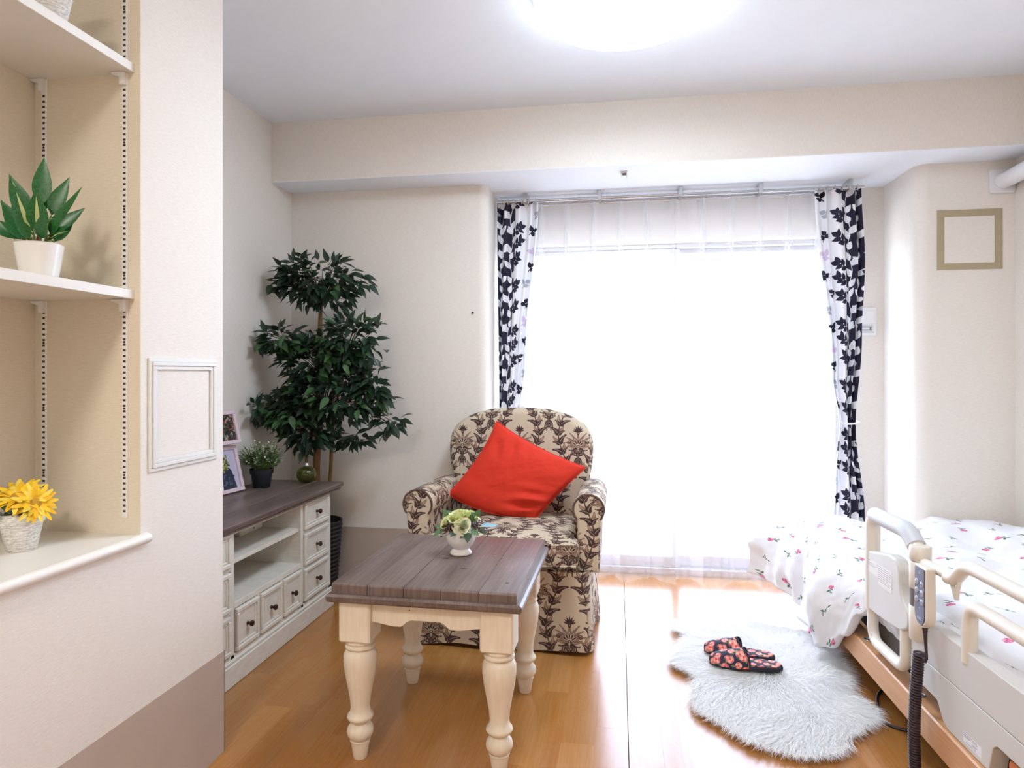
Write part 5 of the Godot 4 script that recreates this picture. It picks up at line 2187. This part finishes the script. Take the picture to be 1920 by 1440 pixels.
func potted_boxwood() -> void:
	var o := Vector3(-1.645, 0.588, -2.835)
	var t := thing("potted_boxwood", "small bushy plant with white tips in a black pot on the cabinet", "potted plant", o)
	var b := MB.new()
	b.lathe([Vector2(0.036, 0.0), Vector2(0.038, 0.002), Vector2(0.047, 0.064), Vector2(0.052, 0.065), Vector2(0.054, 0.088), Vector2(0.049, 0.088), Vector2(0.047, 0.070), Vector2(0.0, 0.070)], 24)
	part(t, "pot", b, M.black_pot)
	var g := RandomNumberGenerator.new()
	g.seed = 6
	var sets := [MB.new(), MB.new(), MB.new()]
	var stems := MB.new()
	for k in 230:
		var d := Vector3(g.randfn(0, 1), g.randf_range(-0.35, 1.5), g.randfn(0, 1)).normalized()
		var tip := Vector3(0, 0.135, 0) + d * Vector3(0.102, 0.078, 0.092) * g.randf_range(0.55, 1.08)
		tip.y = maxf(tip.y, 0.075)
		var root := Vector3(d.x * 0.02, 0.075, d.z * 0.02)
		stems.tube([root, root.lerp(tip, 0.5) + Vector3(0, 0.008, 0), tip], 0.0008, 4, false)
		for i in 8:
			var p := root.lerp(tip, 0.5 + 0.5 * i / 7.0)
			var ld := d + Vector3(g.randf_range(-1, 1), g.randf_range(-0.5, 1), g.randf_range(-1, 1))
			var which := 0 if g.randf() < 0.5 else 1
			if i >= 5 and d.y > -0.1 and k % 5 < 3:
				which = 2
			leaf_mb(sets[which], aim(p, ld), g.randf_range(0.009, 0.013), 0.0056, 0.2, 0.1, 2)
	part(t, "stems", stems, M.stem).set_meta("kind", "stuff")
	for k in 3:
		part(t, ["foliage", "foliage", "white_buds"][k], sets[k], M.box_leaf[k]).set_meta("kind", "stuff")


func glass_vase() -> void:
	var o := Vector3(-1.497, 0.588, -2.985)
	var t := thing("glass_vase", "round ribbed olive glass bottle on the end of the cabinet", "vase", o)
	var b := MB.new()
	var seg := 48
	for s in [[1.0, 0.0], [0.93, 0.0025]]:
		var f := func(u: float, v: float) -> Vector3:
			var a := TAU * u
			var e := PI * lerpf(0.02, 0.93, v)
			var rib := 1.0 + 0.035 * absf(sin(a * 7.0)) * sin(e)
			var r: float = 0.046 * sin(e) * rib * s[0]
			var y: float = 0.042 - 0.042 * cos(e)
			if v > 0.86:
				r = maxf(r, 0.013)
			return Vector3(cos(a) * r, maxf(y * s[0] + s[1], 0.0008 + s[1]), sin(a) * r)
		b.grid(seg * 2, 18, f, null, s[0] == 1.0)
	part(t, "glass_body", b, M.olive_glass)
	b = MB.new()
	b.lathe([Vector2(0.013, 0.078), Vector2(0.015, 0.082), Vector2(0.0145, 0.090), Vector2(0.011, 0.094), Vector2(0.011, 0.098), Vector2(0.008, 0.098)], 18)
	part(t, "collar", b, M.steel)
	b = MB.new()
	for k in 5:
		var a := k * 1.3
		b.tube(spline([Vector3(0.003 * cos(a), 0.03, 0.003 * sin(a)), Vector3(0.004 * cos(a), 0.10, 0.004 * sin(a)), Vector3(0.02 * cos(a), 0.15 + 0.01 * k, 0.02 * sin(a)), Vector3(0.035 * cos(a), 0.17 + 0.012 * k, 0.04 * sin(a))], 4), 0.0012, 5)
	part(t, "twigs", b, M.twig)


func photo_frames() -> void:
	var o := Vector3(-1.715, 0.588, -2.68)
	var t := thing("photo_frame", "pale pink double photo frame leaning on the cabinet by the pier", "photo frame", o)
	var panels := [[0.0, 0.205, -1.698, -1.744], [0.212, 0.362, -1.712, -1.747]]
	for k in 2:
		var q: Array = panels[k]
		var foot := Vector3(q[2], 0.588 + q[0] + 0.004, 0)
		var head := Vector3(q[3], 0.588 + q[1], 0)
		var up := (head - foot).normalized()
		var h := head.distance_to(foot)
		# panel axes: x along -z of the room, y up the panel, z out of it
		var bas := Basis(Vector3(0.12, 0, -1).normalized(), up, Vector3(0.12, 0, -1).normalized().cross(up).normalized())
		var b := MB.new(o)
		b.xf = Transform3D(bas, Vector3(foot.x, foot.y, -2.59))
		var w := 0.155 if k == 0 else 0.150
		var e := 0.017
		b.bx(0, w, 0, e, -0.006, 0.010, 0.002)
		b.bx(0, w, h - e, h, -0.006, 0.010, 0.002)
		b.bx(0, e, e, h - e, -0.006, 0.010, 0.002)
		b.bx(w - e, w, e, h - e, -0.006, 0.010, 0.002)
		var fr := part(t, "frame", b, M.pink_frame)
		b = MB.new(o)
		b.xf = Transform3D(bas, Vector3(foot.x, foot.y, -2.59))
		b.quad(Vector3(e, e, 0), Vector3(w - e, e, 0), Vector3(w - e, h - e, 0), Vector3(e, h - e, 0), Vector3(0, 0, 1), [Vector2(0, 1), Vector2(1, 1), Vector2(1, 0), Vector2(0, 0)])
		part(fr, "photo", b, textured(snapshot(1 - k), 0.25))
	var b := MB.new(o)
	b.bx(-1.752, -1.744, 0.588, 0.94, -2.70, -2.66, 0.002)
	part(t, "prop", b, M.pink_frame)


func pothos() -> void:
	var o := Vector3(-1.243, 1.324, -1.245)
	var t := thing("potted_pothos", "variegated green plant in a glossy white pot on the middle shelf", "potted plant", o)
	# pot: a rounded triangle that widens upwards
	var b := MB.new()
	for s in [[1.0, false], [0.93, true]]:
		var f := func(u: float, v: float) -> Vector3:
			var a := TAU * u
			var r: float = lerpf(0.033, 0.0455, pow(v, 0.8)) * s[0]
			r *= 1.0 + 0.06 * cos(3.0 * (a - 0.5))
			return Vector3(cos(a) * r, lerpf(0.004 if s[1] else 0.0, 0.076, v), sin(a) * r)
		b.grid(48, 8, f, null, not s[1])
	var rim := func(u: float, v: float) -> Vector3:
		var a := TAU * u
		var r := 0.0455 * lerpf(1.0, 0.93, v) * (1.0 + 0.06 * cos(3.0 * (a - 0.5)))
		return Vector3(cos(a) * r, 0.076 + 0.001 * sin(v * PI), sin(a) * r)
	b.grid(48, 2, rim)
	part(t, "pot", b, M.porcelain)
	b = MB.new()
	b.lathe([Vector2(0.041, 0.064), Vector2(0.0, 0.067)], 24, false, false)
	part(t, "soil", b, M.soil)
	# leaves: [tip offset x,y,z, length, width, pale]
	var ls := [
		[Vector3(-0.030, 0.200, 0.035), 0.100, 0.021, 1], [Vector3(0.012, 0.238, 0.005), 0.105, 0.020, 0], [Vector3(0.032, 0.165, 0.042), 0.085, 0.022, 1],
		[Vector3(-0.005, 0.170, 0.050), 0.100, 0.023, 1], [Vector3(0.042, 0.210, -0.020), 0.095, 0.018, 0], [Vector3(-0.040, 0.150, 0.045), 0.090, 0.019, 0],
		[Vector3(-0.075, 0.165, 0.020), 0.080, 0.013, 0], [Vector3(-0.090, 0.150, -0.010), 0.075, 0.011, 0], [Vector3(-0.085, 0.125, 0.060), 0.080, 0.013, 0],
		[Vector3(0.115, 0.190, 0.020), 0.100, 0.008, 0], [Vector3(0.090, 0.150, 0.035), 0.080, 0.011, 0], [Vector3(0.100, 0.098, 0.035), 0.062, 0.007, 1],
		[Vector3(0.055, 0.120, 0.050), 0.070, 0.014, 0], [Vector3(-0.060, 0.180, -0.035), 0.080, 0.014, 1], [Vector3(0.030, 0.140, -0.050), 0.075, 0.015, 0],
		[Vector3(-0.030, 0.110, 0.055), 0.055, 0.012, 0], [Vector3(0.065, 0.165, -0.045), 0.070, 0.014, 0], [Vector3(0.000, 0.120, 0.058), 0.058, 0.013, 0],
		[Vector3(-0.015, 0.215, -0.020), 0.095, 0.018, 0], [Vector3(0.070, 0.105, 0.020), 0.060, 0.010, 0], [Vector3(-0.060, 0.110, 0.040), 0.058, 0.010, 0]]
	for q in ls:
		var tip: Vector3 = q[0]
		var root := Vector3(tip.x * 0.12, 0.066, tip.z * 0.12)
		var hip := Vector3(tip.x * 0.45, maxf(tip.y - q[1] * 0.72, 0.085), tip.z * 0.45)
		b = MB.new()
		b.tube(spline([root, root.lerp(hip, 0.55) + Vector3(0, 0.01, 0), hip], 4), 0.0017, 6, false)
		part(t, "stalk", b, M.stem)
		var face_out := Vector3(0.75, 0.45, 0.9)
		b = MB.new()
		leaf_mb(b, aim(hip, tip - hip, face_out), q[1], q[2], 0.28, 0.06, 8, 0.02)
		var lf := part(t, "leaf", b, M.pothos)
		if q[3] == 1:
			b = MB.new()
			var xf := aim(hip, tip - hip, face_out)
			xf.origin += xf.basis.y * 0.0022
			leaf_mb(b, xf, q[1] * 0.86, q[2] * 0.20, 0.28, 0.06, 8, 0.02)
			part(lf, "pale_streak", b, M.pothos_pale)
	b = MB.new()
	b.tube([Vector3(0.004, 0.066, 0.012), Vector3(0.010, 0.090, 0.016)], 0.003, 6)
	part(t, "stalk", b, M.stem_red, "short dark red shoot")


func clay_pot(b: MB, r0: float, r1: float, h: float) -> void:
	b.lathe([Vector2(r0 - 0.003, 0.0), Vector2(r0, 0.003), Vector2(lerpf(r0, r1, 0.72), h * 0.72), Vector2(r1 - 0.001, h * 0.735), Vector2(r1 + 0.002, h * 0.97), Vector2(r1, h), Vector2(r1 - 0.005, h), Vector2(r1 - 0.007, h * 0.8)], 32, false)
	b.lathe([Vector2(r1 - 0.006, h * 0.82), Vector2(0.0, h * 0.84)], 24, false, false)


func daisy(t: Node3D, at: Vector3, dir: Vector3, r: float, seed_: int) -> void:
	var g := RandomNumberGenerator.new()
	g.seed = seed_
	var b := MB.new()
	b.xf = aim(at, dir) * Transform3D(Basis(Vector3.RIGHT, PI / 2), Vector3.ZERO)
	b.lathe([Vector2(r * 0.26, -0.002), Vector2(r * 0.25, 0.003), Vector2(r * 0.16, 0.006), Vector2(0.0, 0.005)], 14)
	var h := part(t, "flower_head", b, M.yellow_eye)
	var base := aim(at, dir)
	for lay in 2:
		var n := 18 if lay == 0 else 13
		for k in n:
			var a := TAU * (k + 0.5 * lay) / n + g.randf_range(-0.08, 0.08)
			var out := base.basis.x * cos(a) + base.basis.y * sin(a)
			var lift := 0.12 + 0.30 * lay + g.randf_range(-0.12, 0.18)
			b = MB.new()
			leaf_mb(b, aim(at + out * r * 0.14, out + base.basis.z * lift, base.basis.z), r * (0.92 - 0.25 * lay) * g.randf_range(0.9, 1.08), r * 0.115, 0.18, 0.15, 6, 0.0, true)
			part(h, "petal", b, M.yellow[(k + lay) % 3])


func gerberas() -> void:
	var o := Vector3(-1.318, 0.725, -1.272)
	var t := thing("potted_gerberas", "yellow gerbera flowers in a whitewashed pot on the niche sill", "potted plant", o)
	var b := MB.new()
	clay_pot(b, 0.029, 0.0445, 0.086)
	part(t, "pot", b, M.whitewash)
	daisy(t, Vector3(0.006, 0.122, 0.014), Vector3(0.25, 1.0, 0.45), 0.056, 1)
	daisy(t, Vector3(0.046, 0.108, 0.010), Vector3(1.0, 0.45, 0.5), 0.044, 2)
	daisy(t, Vector3(-0.046, 0.112, 0.020), Vector3(-0.7, 0.7, 0.6), 0.046, 3)
	for q in [[-0.03, 0.03, 0.5], [0.0, 0.035, 1.4], [0.028, 0.02, 2.2], [-0.035, -0.01, 3.3], [0.01, -0.03, 4.3], [-0.045, 0.02, 0.1]]:
		b = MB.new()
		leaf_mb(b, aim(Vector3(q[0] * 0.5, 0.074, q[1] * 0.5), Vector3(q[0], 0.024, q[1])), 0.058, 0.016, 0.2, 0.25, 5)
		part(t, "leaf", b, M.leaves[1])
	b = MB.new()
	for p in [Vector3(0.006, 0.122, 0.014), Vector3(0.046, 0.108, 0.010), Vector3(-0.046, 0.112, 0.020)]:
		b.tube([Vector3(p.x * 0.3, 0.07, p.z * 0.3), p], 0.002, 6, false)
	part(t, "stalks", b, M.stem)


func top_pot() -> void:
	var o := Vector3(-1.225, 1.879, -1.245)
	var t := thing("potted_marigold", "white pot with orange flowers on the top shelf, cut by the picture's edge", "potted plant", o)
	var b := MB.new()
	clay_pot(b, 0.034, 0.050, 0.090)
	part(t, "pot", b, M.whitewash)
	daisy(t, Vector3(0.0, 0.130, 0.0), Vector3(0.1, 1.0, 0.2), 0.05, 5)
	for k in 7:
		var a := k * 0.9
		b = MB.new()
		leaf_mb(b, aim(Vector3(cos(a) * 0.02, 0.076, sin(a) * 0.02), Vector3(cos(a), 0.55, sin(a))), 0.055, 0.012, 0.2, 0.4, 5)
		part(t, "leaf", b, M.leaves[3])
	b = MB.new()
	b.tube([Vector3(0, 0.07, 0), Vector3(0, 0.13, 0)], 0.002, 6, false)
	part(t, "stalk", b, M.stem)


func rose(t: Node3D, at: Vector3, dir: Vector3, r: float, seed_: int, m: Material) -> void:
	var g := RandomNumberGenerator.new()
	g.seed = seed_
	var b := MB.new()
	var base := aim(at, dir)
	for k in 26:
		var f := k / 25.0
		var a := k * 2.4
		var rad := r * (0.10 + 0.80 * pow(f, 0.9))
		var hgt := r * (0.75 - 0.45 * f)
		var lean := 0.10 + 0.75 * f
		var pet := func(u: float, v: float) -> Vector3:
			var aa := a + (u - 0.5) * lerpf(2.4, 1.25, f)
			var rr := rad * (0.45 + 0.55 * v) * (1.0 + lean * 0.35 * v * v) + 0.002 * sin(u * 7.0 + k) * v
			var y := -0.25 * r + (hgt + 0.35 * r) * v - lean * 0.18 * r * v * v - 0.18 * r * pow(2.0 * u - 1.0, 2.0) * v
			return base * Vector3(cos(aa) * rr, sin(aa) * rr, y)
		b.grid(5, 4, pet)
	part(t, "rose", b, m)


func flower_bowl() -> void:
	var o := Vector3(-0.515, 0.5236, -2.115)
	var t := thing("flower_bowl", "footed white bowl of pale green roses, berries and ivy on the table", "flower arrangement", o)
	var b := MB.new()
	b.lathe([Vector2(0.034, 0.0), Vector2(0.0365, 0.002), Vector2(0.036, 0.008), Vector2(0.030, 0.014), Vector2(0.027, 0.019), Vector2(0.031, 0.024), Vector2(0.041, 0.034), Vector2(0.048, 0.047), Vector2(0.0515, 0.062), Vector2(0.0525, 0.078), Vector2(0.0525, 0.082), Vector2(0.0495, 0.082), Vector2(0.049, 0.066), Vector2(0.0, 0.062)], 40)
	part(t, "bowl", b, M.porcelain)
	rose(t, Vector3(-0.004, 0.112, 0.0), Vector3(-0.1, 1.0, 0.25), 0.046, 1, M.rose)
	rose(t, Vector3(0.014, 0.096, 0.036), Vector3(0.2, 0.55, 1.0), 0.029, 2, M.rose_pale)
	rose(t, Vector3(-0.036, 0.104, 0.012), Vector3(-0.5, 0.8, 0.4), 0.032, 3, M.rose)
	rose(t, Vector3(0.026, 0.116, -0.012), Vector3(0.4, 1.0, 0.0), 0.034, 4, M.rose)
	var g := RandomNumberGenerator.new()
	g.seed = 15
	for c in [[Vector3(-0.024, 0.094, 0.044), 30, M.berry, 0.020], [Vector3(-0.040, 0.090, 0.030), 16, M.berry, 0.014], [Vector3(0.050, 0.108, 0.008), 26, M.berry_blue, 0.019], [Vector3(0.056, 0.092, 0.016), 16, M.berry, 0.015]]:
		b = MB.new()
		for k in c[1]:
			var p: Vector3 = c[0] + Vector3(g.randfn(0, 0.55), g.randfn(0, 0.5), g.randfn(0, 0.5)) * c[3]
			b.ball(p, Vector3.ONE * 0.0034, 8, 5)
			b.tube([c[0] - Vector3(0, 0.02, 0), p], 0.0006, 4, false)
		part(t, "berry_cluster", b, c[2]).set_meta("kind", "stuff")
	# leaves: position, direction, length, width, material
	for q in [
		[Vector3(-0.030, 0.120, -0.010), Vector3(-0.6, 0.45, 0.1), 0.040, 0.012, M.ivy], [Vector3(-0.050, 0.085, 0.030), Vector3(-0.8, -0.35, 0.5), 0.042, 0.011, M.ivy],
		[Vector3(-0.052, 0.092, 0.012), Vector3(-1.0, 0.1, 0.2), 0.034, 0.010, M.ivy], [Vector3(0.034, 0.083, 0.046), Vector3(0.1, -0.8, 0.7), 0.036, 0.015, M.ivy_dark],
		[Vector3(0.030, 0.083, 0.046), Vector3(-0.7, -0.5, 0.5), 0.030, 0.012, M.ivy_dark], [Vector3(0.044, 0.086, 0.042), Vector3(0.9, -0.2, 0.4), 0.032, 0.013, M.ivy],
		[Vector3(0.030, 0.104, 0.034), Vector3(-0.3, 0.5, 0.6), 0.028, 0.012, M.ivy], [Vector3(0.040, 0.112, 0.020), Vector3(0.1, 0.9, 0.4), 0.030, 0.012, M.ivy],
		[Vector3(0.054, 0.124, 0.0), Vector3(0.3, 0.9, 0.2), 0.028, 0.013, M.ivy], [Vector3(0.050, 0.124, 0.002), Vector3(-0.5, 0.6, 0.2), 0.022, 0.010, M.ivy],
		[Vector3(0.062, 0.090, 0.012), Vector3(0.9, -0.5, 0.3), 0.034, 0.012, M.ivy_dark], [Vector3(-0.010, 0.080, 0.050), Vector3(-0.2, -0.1, 0.9), 0.026, 0.012, M.ivy_dark],
		[Vector3(0.066, 0.096, 0.0), Vector3(1.0, 0.08, -0.1), 0.062, 0.010, M.blue_leaf], [Vector3(-0.044, 0.112, 0.0), Vector3(-0.3, 0.9, 0.2), 0.038, 0.010, M.ivy]]:
		b = MB.new()
		leaf_mb(b, aim(q[0], q[1], Vector3(0.1, 0.8, 0.7)), q[2], q[3], 0.22, 0.2, 5)
		part(t, "leaf", b, q[4])
	b = MB.new()
	b.ball(Vector3(0, 0.068, 0), Vector3(0.046, 0.022, 0.046), 20, 8)
	part(t, "moss", b, M.ivy_dark)
